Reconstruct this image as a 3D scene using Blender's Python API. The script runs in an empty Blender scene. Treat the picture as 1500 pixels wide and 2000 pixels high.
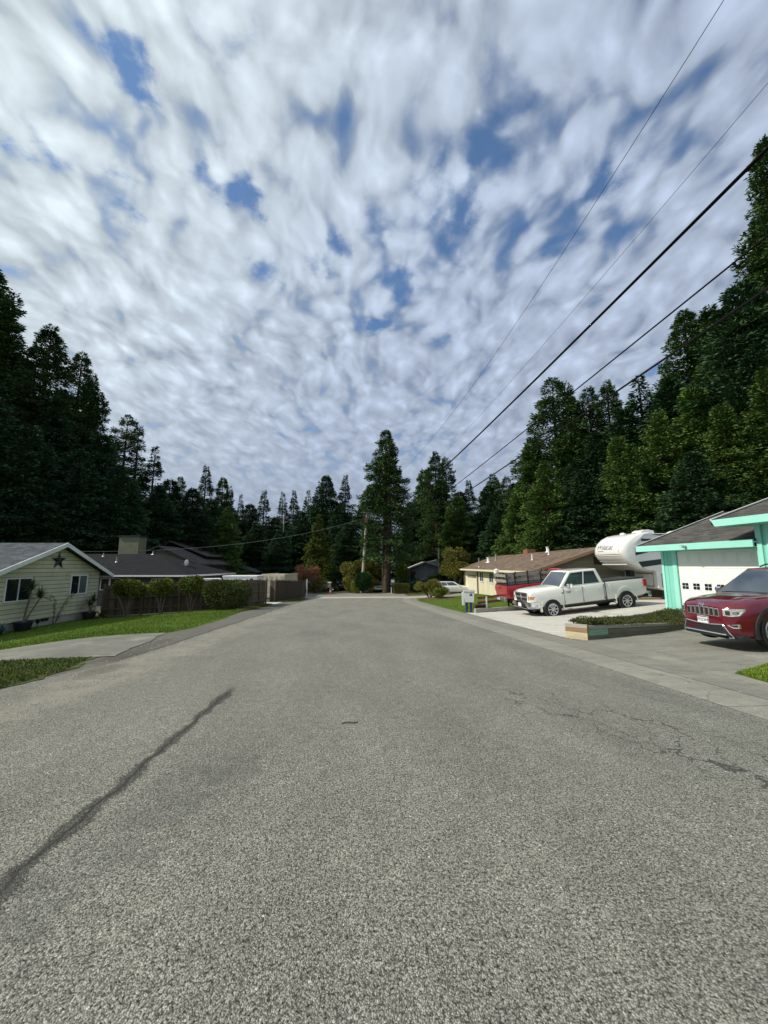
import bpy, bmesh, math, random
import numpy as np
from mathutils import Vector, Matrix

S = bpy.context.scene
COL = S.collection
YAW = math.radians(4.6)
EYE = 1.45
# ------------------------------------------------------------------ camera
cam = bpy.data.cameras.new("camera"); camo = bpy.data.objects.new("camera", cam); COL.objects.link(camo)
cam.sensor_fit = 'HORIZONTAL'; cam.sensor_width = 36.0; cam.lens = 18.0
cam.clip_start = 0.05; cam.clip_end = 3000
camo.location = (0, 0, EYE)
camo.rotation_euler = (math.radians(90 + 8.0), 0, -YAW)
S.camera = camo
S.render.resolution_x = 768; S.render.resolution_y = 1024
S.view_settings.view_transform = 'Standard'; S.view_settings.look = 'None'
S.view_settings.exposure = 0.42; S.view_settings.gamma = 1.0
S.cycles.sample_clamp_indirect = 4.0

# ------------------------------------------------------------------ node helper
class NT:
    def __init__(s, tree): s.t = tree; s.n = tree.nodes; s.l = tree.links
    def node(s, typ, **kw):
        n = s.n.new(typ)
        for k, v in kw.items(): setattr(n, k, v)
        return n
    def put(s, sock, v):
        if hasattr(v, 'is_output'): s.l.new(v, sock)
        elif v is not None: sock.default_value = v
    def m(s, op, a, b=None, c=None, clamp=False):
        n = s.node('ShaderNodeMath', operation=op, use_clamp=clamp)
        s.put(n.inputs[0], a)
        if b is not None: s.put(n.inputs[1], b)
        if c is not None: s.put(n.inputs[2], c)
        return n.outputs[0]
    def vm(s, op, a, b=None, scale=None):
        n = s.node('ShaderNodeVectorMath', operation=op); s.put(n.inputs[0], a)
        if b is not None: s.put(n.inputs[1], b)
        if scale is not None: s.put(n.inputs['Scale'], scale)
        return n.outputs['Value'] if op in ('DOT_PRODUCT', 'LENGTH', 'DISTANCE') else n.outputs[0]
    def ramp(s, v, a, b, lo=0.0, hi=1.0, smooth=True):
        n = s.node('ShaderNodeMapRange', interpolation_type='SMOOTHSTEP' if smooth else 'LINEAR')
        s.put(n.inputs[0], v); s.put(n.inputs[1], a); s.put(n.inputs[2], b); s.put(n.inputs[3], lo); s.put(n.inputs[4], hi)
        return n.outputs[0]
    def mix(s, f, a, b, blend='MIX'):
        n = s.node('ShaderNodeMix', data_type='RGBA', blend_type=blend)
        s.put(n.inputs[0], f)
        for i, v in ((6, a), (7, b)):
            if isinstance(v, (tuple, list)) and len(v) == 3: v = (*v, 1)
            s.put(n.inputs[i], v)
        return n.outputs[2]
    def noise(s, vec, scale, detail=2, rough=0.5, dist=0.0, out=0):
        n = s.node('ShaderNodeTexNoise'); s.put(n.inputs['Vector'], vec)
        n.inputs['Scale'].default_value = scale; n.inputs['Detail'].default_value = detail
        n.inputs['Roughness'].default_value = rough; n.inputs['Distortion'].default_value = dist
        return n.outputs[out]
    def vor(s, vec, scale, feature='F1', rnd=1.0):
        n = s.node('ShaderNodeTexVoronoi', feature=feature); s.put(n.inputs['Vector'], vec)
        n.inputs['Scale'].default_value = scale; n.inputs['Randomness'].default_value = rnd
        return n
    def xyz(s, v):
        n = s.node('ShaderNodeSeparateXYZ'); s.put(n.inputs[0], v); return n.outputs
    def comb(s, x, y, z):
        n = s.node('ShaderNodeCombineXYZ'); s.put(n.inputs[0], x); s.put(n.inputs[1], y); s.put(n.inputs[2], z); return n.outputs[0]

# ------------------------------------------------------------------ world: sky and altocumulus
SUN_AZ = math.radians(-95); SUN_EL = math.radians(43)      # from +Y towards -X
SUND = Vector((math.sin(SUN_AZ) * math.cos(SUN_EL), math.cos(SUN_AZ) * math.cos(SUN_EL), math.sin(SUN_EL)))
world = bpy.data.worlds.new("World"); S.world = world; world.use_nodes = True
w = NT(world.node_tree); w.n.clear()
wout = w.node('ShaderNodeOutputWorld'); wbg = w.node('ShaderNodeBackground')
sky = w.node('ShaderNodeTexSky', sky_type='NISHITA'); sky.sun_disc = False
sky.sun_elevation = SUN_EL; sky.sun_rotation = SUN_AZ; sky.altitude = 50; sky.air_density = 1.0; sky.dust_density = 0.6; sky.ozone_density = 1.5
skyc = w.vm('MULTIPLY', sky.outputs[0], (0.074, 0.096, 0.112))
dirv = w.node('ShaderNodeTexCoord').outputs['Generated']
dx, dy, dz = w.xyz(dirv)
den = w.m('ADD', w.m('MAXIMUM', dz, 0.0), 0.25)
px, py = w.m('DIVIDE', dx, den), w.m('DIVIDE', dy, den)
P = w.comb(px, py, 0.0)
warp = w.vm('SCALE', w.vm('SUBTRACT', w.noise(P, 2.6, 2, out=1), (0.5, 0.5, 0.5)), scale=0.16)
Q = w.vm('ADD', P, warp)
Qs = w.vm('MULTIPLY', Q, (1.0, 0.74, 1.0))                   # the rows run away along the street
wq = w.vm('ADD', Qs, w.vm('SCALE', w.vm('SUBTRACT', w.noise(Qs, 8.0, 3, 0.5, out=1), (0.5, 0.5, 0.5)), scale=0.060))
fine = w.noise(wq, 19.0, 3.0, 0.5)
fine2 = w.noise(w.vm('ADD', wq, (-0.014, 0.004, 0.0)), 19.0, 3.0, 0.5)
cells = w.vor(wq, 16.0, 'SMOOTH_F1', 0.9).outputs['Distance']
cells2 = w.vor(w.vm('ADD', wq, (3.7, 1.3, 0.0)), 34.0, 'SMOOTH_F1').outputs['Distance']
big = w.noise(P, 2.2, 3, 0.5)
wisp = w.noise(w.vm('MULTIPLY', Q, (1.2, 0.8, 1.0)), 6.0, 4, 0.55)
hw_v = w.vm('ADD', P, w.vm('SCALE', w.vm('SUBTRACT', w.noise(P, 11.0, 5, 0.68, out=1), (0.5, 0.5, 0.5)), scale=0.22))
hpx, hpy, _hz = w.xyz(hw_v)
holes = None
for hx, hy, r, a in ((0.160, 0.681, 0.060, 0.90), (0.235, 0.663, 0.050, 0.60), (-0.080, 0.830, 0.055, 1.00), (-0.261, 0.674, 0.050, 0.90), (-0.219, 0.701, 0.030, 0.60), (-0.349, 0.499, 0.038, 0.95), (0.068, 1.033, 0.040, 0.85), (0.276, 1.013, 0.040, 0.75), (0.487, 0.611, 0.045, 0.80), (-0.193, 0.450, 0.050, 0.70), (-0.216, 0.855, 0.045, 0.85), (0.103, 0.872, 0.045, 0.75), (-0.463, 0.745, 0.030, 0.70), (-0.476, 0.643, 0.030, 0.60), (-0.539, 0.605, 0.035, 0.80), (0.469, 0.792, 0.050, 0.50), (0.048, 0.732, 0.045, 0.50), (0.236, 0.494, 0.040, 0.40), (0.253, 0.583, 0.040, 0.40)):
    d2 = w.m('ADD', w.m('POWER', w.m('SUBTRACT', hpx, hx), 2.0), w.m('POWER', w.m('SUBTRACT', hpy, hy), 2.0))
    g = w.m('MULTIPLY', w.m('EXPONENT', w.m('MULTIPLY', d2, -1.0 / (r * r))), a)
    holes = g if holes is None else w.m('ADD', holes, g)
puff = w.m('SUBTRACT', 1.0, w.m('ADD', w.m('MULTIPLY', cells, 1.15), w.m('MULTIPLY', cells2, 0.42)))     # bright middle, thin rim
cov = w.m('ADD', w.m('ADD', w.m('MULTIPLY', puff, 0.86), w.m('MULTIPLY', fine, 0.40)), w.m('ADD', w.m('MULTIPLY', big, 0.50), w.m('MULTIPLY', wisp, 0.30)))
cov = w.m('SUBTRACT', cov, w.m('MULTIPLY', holes, 0.32))
for hx, hy, r, a in ((0.05, 0.80, .22, .15), (0.28, 0.68, .22, .13), (-0.36, 0.58, .22, .11), (0.45, 0.50, .2, .07)):      # thinner stretches of the sheet
    d2 = w.m('ADD', w.m('POWER', w.m('SUBTRACT', px, hx), 2.0), w.m('POWER', w.m('SUBTRACT', py, hy), 2.0))
    cov = w.m('SUBTRACT', cov, w.m('MULTIPLY', w.m('EXPONENT', w.m('MULTIPLY', d2, -1.0 / (r * r))), a))
sd = w.vm('DOT_PRODUCT', dirv, tuple(SUND))
glow = w.ramp(sd, 0.10, 1.0)
cov = w.m('ADD', cov, w.m('MULTIPLY', glow, 0.07))
cover = w.ramp(cov, 0.35, 0.78, 0.05, 1.0)
cover = w.m('MAXIMUM', cover, w.ramp(dz, 0.46, 0.16, 0.0, 0.92))
relief = w.m('MULTIPLY', w.m('SUBTRACT', fine, fine2), 0.35)
thick = w.ramp(w.m('ADD', w.m('ADD', w.m('MULTIPLY', puff, 0.80), w.m('MULTIPLY', fine, 0.25)), w.m('MULTIPLY', wisp, 0.22)), 0.25, 0.88, smooth=False)
lum = w.m('ADD', w.m('ADD', 0.54, w.m('MULTIPLY', thick, 0.42)), relief)
lum = w.m('ADD', 0.72, w.m('MULTIPLY', w.m('SUBTRACT', lum, 0.72), w.ramp(dz, 0.12, 0.45, 0.5, 1.0)))
lum = w.m('MULTIPLY', lum, w.ramp(dz, 0.02, 0.40, 0.82, 1.0))
lum = w.m('MULTIPLY', lum, w.m('ADD', 0.90, w.m('MULTIPLY', glow, 0.30)))
lum = w.m('MULTIPLY', lum, w.ramp(sd, -0.15, -0.75, 1.0, 1.35))      # clouds opposite the sun are front lit
ccol = w.mix(glow, (0.490, 0.580, 0.745), (0.60, 0.68, 0.71))
cloud = w.vm('SCALE', ccol, scale=lum)
cover = w.m('MULTIPLY', cover, w.ramp(dz, 0.0, 0.03))
w.l.new(w.mix(cover, skyc, cloud), wbg.inputs[0]); wbg.inputs[1].default_value = 1.0
w.l.new(wbg.outputs[0], wout.inputs[0])
try: world.cycles.sampling_method = 'MANUAL'; world.cycles.sample_map_resolution = 1024
except Exception: pass

# ------------------------------------------------------------------ sun
sl = bpy.data.lights.new("sun", 'SUN'); sl.energy = 3.6; sl.angle = math.radians(1.5); sl.color = (1.0, 0.93, 0.78)
so = bpy.data.objects.new("sun", sl); COL.objects.link(so)
so.rotation_euler = SUND.to_track_quat('Z', 'Y').to_euler(); so.location = (-30, 15, 40)

# ------------------------------------------------------------------ materials
MATS = {}
def mat(name, col, rough=0.7, var=0.15, scale=3.0, bump=0.0, bscale=None, metal=0.0, coat=0.0, spec=0.5, stretch=None, dirt=None, fn=None):
    """principled material with a two-scale noise variation; stretch scales the noise coordinates; fn(nt, coords, colour) may edit the colour"""
    m = bpy.data.materials.new(name); m.use_nodes = True
    nt = NT(m.node_tree); b = nt.n['Principled BSDF']
    co = nt.node('ShaderNodeTexCoord').outputs['Object']
    c0 = nt.vm('MULTIPLY', co, stretch) if stretch else co
    a = nt.noise(c0, scale, 4, 0.6)
    f = nt.ramp(a, 0.3, 0.7, 1 - var, 1 + var, smooth=False)
    c = nt.vm('SCALE', tuple(col), scale=f)
    if dirt:
        dcol, amt, dsc = dirt
        c = nt.mix(nt.m('MULTIPLY', nt.ramp(nt.noise(c0, dsc, 5, 0.65), 0.48, 0.72), amt), c, dcol)
    if fn: c = fn(nt, co, c)
    nt.l.new(c, b.inputs['Base Color'])
    b.inputs['Roughness'].default_value = rough; b.inputs['Metallic'].default_value = metal
    b.inputs['Coat Weight'].default_value = coat; b.inputs['Coat Roughness'].default_value = 0.04
    b.inputs['Specular IOR Level'].default_value = spec
    if bump:
        bn = nt.node('ShaderNodeBump'); bn.inputs['Strength'].default_value = bump; bn.inputs['Distance'].default_value = 0.02
        nt.l.new(nt.noise(c0, bscale or scale * 6, 3, 0.6), bn.inputs['Height']); nt.l.new(bn.outputs[0], b.inputs['Normal'])
    MATS[name] = m
    return m

def leafmat(name, col, col2, rough=0.55):
    m = bpy.data.materials.new(name); m.use_nodes = True
    nt = NT(m.node_tree); b = nt.n['Principled BSDF']
    at = nt.node('ShaderNodeAttribute', attribute_name='tint').outputs['Fac']
    co = nt.node('ShaderNodeTexCoord').outputs['Object']
    oi = nt.node('ShaderNodeObjectInfo').outputs['Random']
    n = nt.noise(co, 0.7, 3, 0.6)
    f = nt.m('ADD', nt.m('MULTIPLY', at, 0.6), nt.m('MULTIPLY', nt.ramp(n, 0.35, 0.65), 0.4))
    c = nt.mix(f, col, col2)
    c = nt.vm('SCALE', c, scale=nt.m('ADD', 0.8, nt.m('MULTIPLY', oi, 0.4)))
    nt.l.new(c, b.inputs['Base Color']); b.inputs['Roughness'].default_value = rough
    b.inputs['Specular IOR Level'].default_value = 0.12
    MATS[name] = m
    return m

# ------------------------------------------------------------------ mesh builder
class MB:
    def __init__(s): s.v = []; s.f = []
    def add(s, vs, fs):
        o = len(s.v); s.v += [tuple(v) for v in vs]; s.f += [tuple(i + o for i in f) for f in fs]; return s
    def box(s, x0, x1, y0, y1, z0, z1):
        vs = [(x, y, z) for z in (z0, z1) for y in (y0, y1) for x in (x0, x1)]
        return s.add(vs, [(0, 2, 3, 1), (4, 5, 7, 6), (0, 1, 5, 4), (2, 6, 7, 3), (0, 4, 6, 2), (1, 3, 7, 5)])
    def obox(s, c, ax, ay, az):
        """box from centre and three half-axis vectors"""
        c = Vector(c); ax, ay, az = Vector(ax), Vector(ay), Vector(az)
        vs = [c + ax * i + ay * j + az * k for k in (-1, 1) for j in (-1, 1) for i in (-1, 1)]
        return s.add(vs, [(0, 2, 3, 1), (4, 5, 7, 6), (0, 1, 5, 4), (2, 6, 7, 3), (0, 4, 6, 2), (1, 3, 7, 5)])
    def beam(s, a, b, w, h, up=(0, 0, 1)):
        a, b = Vector(a), Vector(b); d = (b - a); L = d.length; d /= L
        u = Vector(up); side = d.cross(u).normalized(); u = side.cross(d)
        return s.obox((a + b) / 2, d * (L / 2), side * (w / 2), u * (h / 2))
    def prism(s, poly, a, b, axis='y'):
        """extrude a polygon of (p,q) along axis from a to b; y: (x,z), x: (y,z), z: (x,y)"""
        def P3(p, t): return {'y': (p[0], t, p[1]), 'x': (t, p[0], p[1]), 'z': (p[0], p[1], t)}[axis]
        n = len(poly); vs = [P3(p, a) for p in poly] + [P3(p, b) for p in poly]
        fs = [tuple(range(n)), tuple(range(2 * n - 1, n - 1, -1))] + [(i, n + i, n + (i + 1) % n, (i + 1) % n) for i in range(n)]
        return s.add(vs, fs)
    def tube(s, pts, r, n=8, caps=True):
        pts = [Vector(p) for p in pts]; rs = r if isinstance(r, (list, tuple)) else [r] * len(pts)
        vs = []; fs = []; prev = None
        for i, p in enumerate(pts):
            d = (pts[min(i + 1, len(pts) - 1)] - pts[max(i - 1, 0)]).normalized()
            if prev is None:
                a = Vector((0, 0, 1)) if abs(d.z) < .9 else Vector((1, 0, 0)); u = d.cross(a).normalized()
            else: u = (prev - d * prev.dot(d)).normalized()
            prev = u; v = d.cross(u)
            for k in range(n):
                t = 2 * math.pi * k / n; vs.append(p + (u * math.cos(t) + v * math.sin(t)) * rs[i])
        for i in range(len(pts) - 1):
            for k in range(n):
                fs.append((i * n + k, i * n + (k + 1) % n, (i + 1) * n + (k + 1) % n, (i + 1) * n + k))
        if caps: fs += [tuple(range(n - 1, -1, -1)), tuple(range((len(pts) - 1) * n, len(pts) * n))]
        return s.add(vs, fs)
    def lathe(s, prof, c=(0, 0, 0), axis='z', n=20, closed=False):
        """prof: list of (radius, height)"""
        vs = []; fs = []
        for r, h in prof:
            for k in range(n):
                t = 2 * math.pi * k / n; a, b = r * math.cos(t), r * math.sin(t)
                p = {'z': (a, b, h), 'y': (a, h, b), 'x': (h, a, b)}[axis]
                vs.append((c[0] + p[0], c[1] + p[1], c[2] + p[2]))
        m = len(prof); rng = range(m if closed else m - 1)
        for i in rng:
            j = (i + 1) % m
            for k in range(n): fs.append((i * n + k, i * n + (k + 1) % n, j * n + (k + 1) % n, j * n + k))
        if not closed: fs += [tuple(range(n - 1, -1, -1)), tuple(range((m - 1) * n, m * n))]
        return s.add(vs, fs)
    def map(s, fn): s.v = [tuple(fn(*v)) for v in s.v]; return s
    def build(s, name, m, parent=None, smooth=None, bevel=0, loc=None, fix=True):
        me = bpy.data.meshes.new(name); me.from_pydata(s.v, [], s.f)
        if fix:
            bm = bmesh.new(); bm.from_mesh(me); bmesh.ops.recalc_face_normals(bm, faces=bm.faces); bm.to_mesh(me); bm.free()
        me.materials.append(MATS[m] if isinstance(m, str) else m)
        o = bpy.data.objects.new(name, me); COL.objects.link(o)
        if parent: o.parent = parent
        if loc: o.location = loc
        if smooth is not None:
            me.polygons.foreach_set('use_smooth', [True] * len(me.polygons)); me.set_sharp_from_angle(angle=math.radians(smooth))
        if bevel:
            b = o.modifiers.new('bevel', 'BEVEL'); b.width = bevel; b.segments = 2; b.limit_method = 'ANGLE'; b.angle_limit = math.radians(40)
        me.update()
        return o

def tag(o, label=None, cat=None, group=None, kind=None):
    if label: o['label'] = label
    if cat: o['category'] = cat
    if group: o['group'] = group
    if kind: o['kind'] = kind
    return o
def thing(name, label, cat, loc=(0, 0, 0), rotz=0.0, group=None, rot=None, scale=None):
    o = bpy.data.objects.new(name, None); COL.objects.link(o); o.location = loc; o.rotation_euler = rot or (0, 0, rotz)
    o.empty_display_size = 0.2
    if scale: o.scale = scale
    return tag(o, label, cat, group)
def copy_tree(o, parent=None):
    c = o.copy(); COL.objects.link(c); c.parent = parent
    for ch in list(o.children): copy_tree(ch, c)
    return c
def text_mesh(name, txt, size, m, parent, matrix, shear=0.0, ext=0.004):
    cu = bpy.data.curves.new(name, 'FONT'); cu.body = txt; cu.size = size; cu.align_x = 'CENTER'; cu.align_y = 'CENTER'; cu.shear = shear; cu.extrude = ext
    t = bpy.data.objects.new(name, cu); COL.objects.link(t)
    dg = bpy.context.evaluated_depsgraph_get(); me = bpy.data.meshes.new_from_object(t.evaluated_get(dg))
    bpy.data.objects.remove(t); me.materials.clear(); me.materials.append(MATS[m])
    o = bpy.data.objects.new(name, me); COL.objects.link(o); o.parent = parent; o.matrix_local = matrix
    return o

# ------------------------------------------------------------------ ground heights
def lerp(a, b, t): return a + (b - a) * t
def sst(t): t = min(1, max(0, t)); return t * t * (3 - 2 * t)
def pl(x, pts):
    if x <= pts[0][0]: return pts[0][1]
    for (a, u), (b, v) in zip(pts, pts[1:]):
        if x <= b: return lerp(u, v, (x - a) / (b - a))
    return pts[-1][1]
def zroad(y):
    y = max(y, -30)
    if y < 43: return -0.047 * y
    if y < 50:
        t = (y - 43) / 7; return -2.021 - 0.329 * (t - t * t / 2) 
    return -2.021 - 0.1645
def G(x, y):
    z = zroad(y)
    if x > 5.2:
        z += pl(x, [(5.2, 0), (6, -.05), (9, .03), (10.3, .14), (12.5, .36), (14.5, .52), (24, .62), (60, 6.0), (140, 22)])
    elif x < -6.5:
        low = min(-1.5, z); t = sst((-6.5 - x) / 8.5)
        z = lerp(z, low, t)
        if x < -45: z += (-45 - x) * 0.06
    return z
def W(cx, cd, z=None):
    """metres right of and ahead of the viewpoint, measured along the houses' own axes -> world"""
    x = cx * math.cos(YAW) + cd * math.sin(YAW); y = -cx * math.sin(YAW) + cd * math.cos(YAW)
    return Vector((x, y, G(x, y) if z is None else z))

def patch(name, A, B, m, dz=0.0, step=0.35, nv=10, kind='structure', label=None, cat=None, jitter=0.0, seed=1, free=False):
    """sheet between two ground polylines, draped over the ground"""
    def res(poly, n):
        poly = [Vector((p[0], p[1])) for p in poly]; L = [0]
        for a, b in zip(poly, poly[1:]): L.append(L[-1] + (b - a).length)
        out = []
        for i in range(n + 1):
            t = L[-1] * i / n; k = 0
            while k < len(L) - 2 and t > L[k + 1]: k += 1
            out.append(poly[k].lerp(poly[k + 1], (t - L[k]) / max(1e-9, L[k + 1] - L[k])))
        return out
    LA = sum((Vector(b) - Vector(a)).length for a, b in zip(A, A[1:])); n = max(2, int(LA / step))
    ra, rb = res(A, n), res(B, n); rng = random.Random(seed); vs = []; fs = []
    ph = [rng.uniform(0, 6) for _ in range(6)]
    for i in range(n + 1):
        ja = jitter * (math.sin(i * .9 + ph[0]) + math.sin(i * 2.3 + ph[1]) * .6 + rng.uniform(-.5, .5))
        jb = jitter * (math.sin(i * .8 + ph[2]) + math.sin(i * 2.1 + ph[3]) * .6 + rng.uniform(-.5, .5))
        d = (rb[i] - ra[i]); dn = d.normalized() if d.length > 1e-6 else Vector((0, 0))
        a, b = ra[i] + dn * ja, rb[i] + dn * jb
        for j in range(nv + 1):
            p = a.lerp(b, j / nv); vs.append((p.x, p.y, G(p.x, p.y) + dz))
    for i in range(n):
        for j in range(nv):
            q = i * (nv + 1) + j; fs.append((q, q + 1, q + nv + 2, q + nv + 1))
    mb = MB(); mb.add(vs, fs); o = mb.build(name, m, smooth=60)
    if kind: o['kind'] = kind
    if label: tag(o, label, cat)
    return o
# ------------------------------------------------------------------ material library
def asphalt_fn(nt, co, c):
    x, y, z = nt.xyz(co)
    flat = nt.comb(x, y, 0.0)
    v = nt.vor(flat, 150.0)
    r, g, b_ = nt.xyz(v.outputs['Color'])
    stone = nt.ramp(r, 0.0, 1.0, 0.34, 1.50, smooth=False)
    c = nt.vm('SCALE', c, scale=stone)
    v2 = nt.vor(flat, 42.0); r2, g2, b2 = nt.xyz(v2.outputs['Color'])
    gap = nt.ramp(v.outputs['Distance'], 0.38, 0.72, 1.0, 0.62)
    c = nt.vm('SCALE', c, scale=gap)
    pit = nt.noise(flat, 62.0, 3, 0.62)
    c = nt.vm('SCALE', c, scale=nt.ramp(pit, 0.36, 0.46, 0.26, 1.0))
    c = nt.vm('SCALE', c, scale=nt.ramp(pit, 0.5, 0.75, 1.0, 1.5))
    chips = nt.m('MULTIPLY', nt.m('GREATER_THAN', r2, 0.978), nt.m('LESS_THAN', v2.outputs['Distance'], 0.26))
    c = nt.mix(nt.m('MULTIPLY', chips, 0.85), c, (0.55, 0.54, 0.50))
    # worn lanes and patches
    wear = nt.noise(nt.comb(x, nt.m('MULTIPLY', y, 0.35), 0.0), 1.1, 4, 0.6)
    c = nt.vm('SCALE', c, scale=nt.ramp(wear, 0.3, 0.7, 0.84, 1.14, smooth=False))
    med = nt.noise(flat, 9.0, 3, 0.6)
    c = nt.vm('SCALE', c, scale=nt.ramp(med, 0.3, 0.7, 0.86, 1.13, smooth=False))
    # dusty sand washed over the left edge
    n1 = nt.noise(nt.comb(x, nt.m('MULTIPLY', y, 0.6), 0.0), 1.4, 5, 0.65)
    dust = nt.m('MULTIPLY', nt.ramp(nt.m('ADD', nt.m('ABSOLUTE', nt.m('ADD', x, 3.9)), nt.m('MULTIPLY', n1, 1.2)), 0.75, 1.35, 1.0, 0.0), nt.m('MULTIPLY', nt.ramp(y, 2.5, 6.0), nt.ramp(y, 13.0, 28.0, 1.0, 0.35)))
    c = nt.mix(nt.m('MULTIPLY', nt.m('MULTIPLY', dust, nt.ramp(nt.noise(flat, 2.4, 5, 0.7), 0.35, 0.68)), 0.62), c, (0.30, 0.275, 0.22))
    tex = nt.noise(flat, 70.0, 2, 0.6)
    # tarred seam on the left lane
    wob = nt.m('MULTIPLY', nt.m('SUBTRACT', nt.noise(nt.comb(0.0, y, 0.0), 2.6, 6, 0.68), 0.5), 0.20)
    xx = nt.m('ABSOLUTE', nt.m('ADD', nt.m('ADD', x, 1.69), wob))
    wid = nt.m('ADD', 0.004, nt.m('MULTIPLY', nt.m('POWER', nt.noise(nt.comb(3.0, y, 0.0), 2.3, 4, 0.65), 1.6), 0.16))
    edge = nt.m('ADD', xx, nt.m('MULTIPLY', nt.m('SUBTRACT', tex, 0.5), 0.12))
    seam = nt.m('MULTIPLY', nt.m('LESS_THAN', edge, wid), nt.m('MULTIPLY', nt.ramp(y, 5.6, 6.2, 1.0, 0.0), nt.ramp(y, 1.2, 1.5)))
    c = nt.mix(nt.m('MULTIPLY', seam, 0.85), c, nt.vm('SCALE', c, scale=0.30))
    core = nt.m('MULTIPLY', nt.m('LESS_THAN', nt.m('ADD', xx, nt.m('MULTIPLY', nt.m('SUBTRACT', tex, 0.5), 0.06)), 0.014), nt.ramp(y, 5.6, 6.0, 1.0, 0.0))
    c = nt.mix(nt.m('MULTIPLY', core, 0.8), c, (0.025, 0.025, 0.024))
    # dark ravelled patches beside it and near the kerb
    pn = nt.noise(flat, 5.5, 6, 0.75)
    for cx, cy, rx, ry, am in ((-1.25, 2.9, .35, .9, .8), (-0.9, 3.4, .3, .4, .7), (-1.5, 2.0, .3, .5, .7), (4.0, 4.9, .4, 1.0, .6), (-1.2, 12.2, .6, 1.0, .5), (0.2, 41.3, 2.2, .9, .8), (-3.4, 8.4, .9, .35, .5), (3.9, 8.6, .4, 2.0, .3)):
        d = nt.m('ADD', nt.m('POWER', nt.m('DIVIDE', nt.m('SUBTRACT', x, cx), rx), 2.0), nt.m('POWER', nt.m('DIVIDE', nt.m('SUBTRACT', y, cy), ry), 2.0))
        k = nt.m('MULTIPLY', nt.ramp(nt.m('ADD', d, nt.m('MULTIPLY', nt.m('SUBTRACT', pn, 0.5), 5.5)), 0.0, 0.9, 1.0, 0.0), am * 0.38)
        c = nt.mix(k, c, (0.055, 0.057, 0.060))
    for cx, cy, rx, ry, am_ in ((-4.75, 8.7, .30, .95, .9), (-5.15, 7.5, .35, .7, .8), (-4.95, 10.4, .22, .9, .6), (-4.3, 7.4, .25, .5, .45)):
        d = nt.m('ADD', nt.m('POWER', nt.m('DIVIDE', nt.m('SUBTRACT', x, cx), rx), 2.0), nt.m('POWER', nt.m('DIVIDE', nt.m('SUBTRACT', y, cy), ry), 2.0))
        k = nt.m('MULTIPLY', nt.ramp(nt.m('ADD', d, nt.m('MULTIPLY', nt.m('SUBTRACT', n1, 0.5), 3.5)), 0.3, 1.7, 1.0, 0.0), am_)
        c = nt.mix(k, c, (0.075, 0.063, 0.046))
    # branching cracks, right lane
    dc = nt.vm('ADD', flat, nt.vm('SCALE', nt.vm('SUBTRACT', nt.noise(flat, 3.5, 4, 0.65, out=1), (.5, .5, .5)), scale=0.42))
    cr = nt.vor(nt.vm('MULTIPLY', dc, (3.6, 1.5, 1.0)), 1.0, 'DISTANCE_TO_EDGE').outputs['Distance']
    ax = nt.m('ADD', x, nt.m('MULTIPLY', y, 0.42))               # the zone slants toward the kerb
    zone = nt.m('MULTIPLY', nt.ramp(nt.m('ABSOLUTE', nt.m('SUBTRACT', ax, 4.55)), 0.35, 0.75, 1.0, 0.0), nt.m('MULTIPLY', nt.ramp(y, 2.2, 2.8), nt.ramp(y, 5.0, 6.2, 1.0, 0.0)))
    crk = nt.m('MULTIPLY', nt.m('LESS_THAN', cr, nt.m('ADD', 0.004, nt.m('MULTIPLY', pn, 0.024))), zone)
    c = nt.mix(nt.m('MULTIPLY', crk, 0.78), c, (0.035, 0.035, 0.033))
    # old cracks along the left edge and thin ones across the lane
    wob2 = nt.m('MULTIPLY', nt.m('SUBTRACT', nt.noise(nt.comb(7.0, y, 0.0), 0.8, 4, 0.65), 0.5), 0.5)
    e2 = nt.m('ABSOLUTE', nt.m('ADD', nt.m('ADD', x, 4.53), wob2))
    k2 = nt.m('MULTIPLY', nt.m('LESS_THAN', e2, 0.065), nt.ramp(y, 7.5, 9.0))
    c = nt.mix(nt.m('MULTIPLY', k2, 0.75), c, (0.05, 0.048, 0.042))
    berm = nt.m('MULTIPLY', nt.ramp(nt.m('ADD', x, wob2), -4.52, -4.58), nt.ramp(y, 6.5, 9.0))
    c = nt.mix(nt.m('MULTIPLY', berm, 0.62), c, (0.085, 0.083, 0.072))
    return c
am = mat('asphalt', (0.252, 0.251, 0.216), rough=0.85, var=0.05, scale=0.4, fn=asphalt_fn, spec=0.3)
def asphalt_bump():
    nt = NT(am.node_tree); b = nt.n['Principled BSDF']; co = nt.node('ShaderNodeTexCoord').outputs['Object']
    x, y, z = nt.xyz(co); flat = nt.comb(x, y, 0.0)
    v = nt.vor(flat, 150.0).outputs['Distance']; h = nt.m('SUBTRACT', nt.m('MULTIPLY', nt.noise(flat, 60.0, 3, 0.6), 1.3), v)
    bn = nt.node('ShaderNodeBump'); bn.inputs['Strength'].default_value = 0.9; bn.inputs['Distance'].default_value = 0.006
    nt.l.new(h, bn.inputs['Height']); nt.l.new(bn.outputs[0], b.inputs['Normal'])
asphalt_bump()

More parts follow.
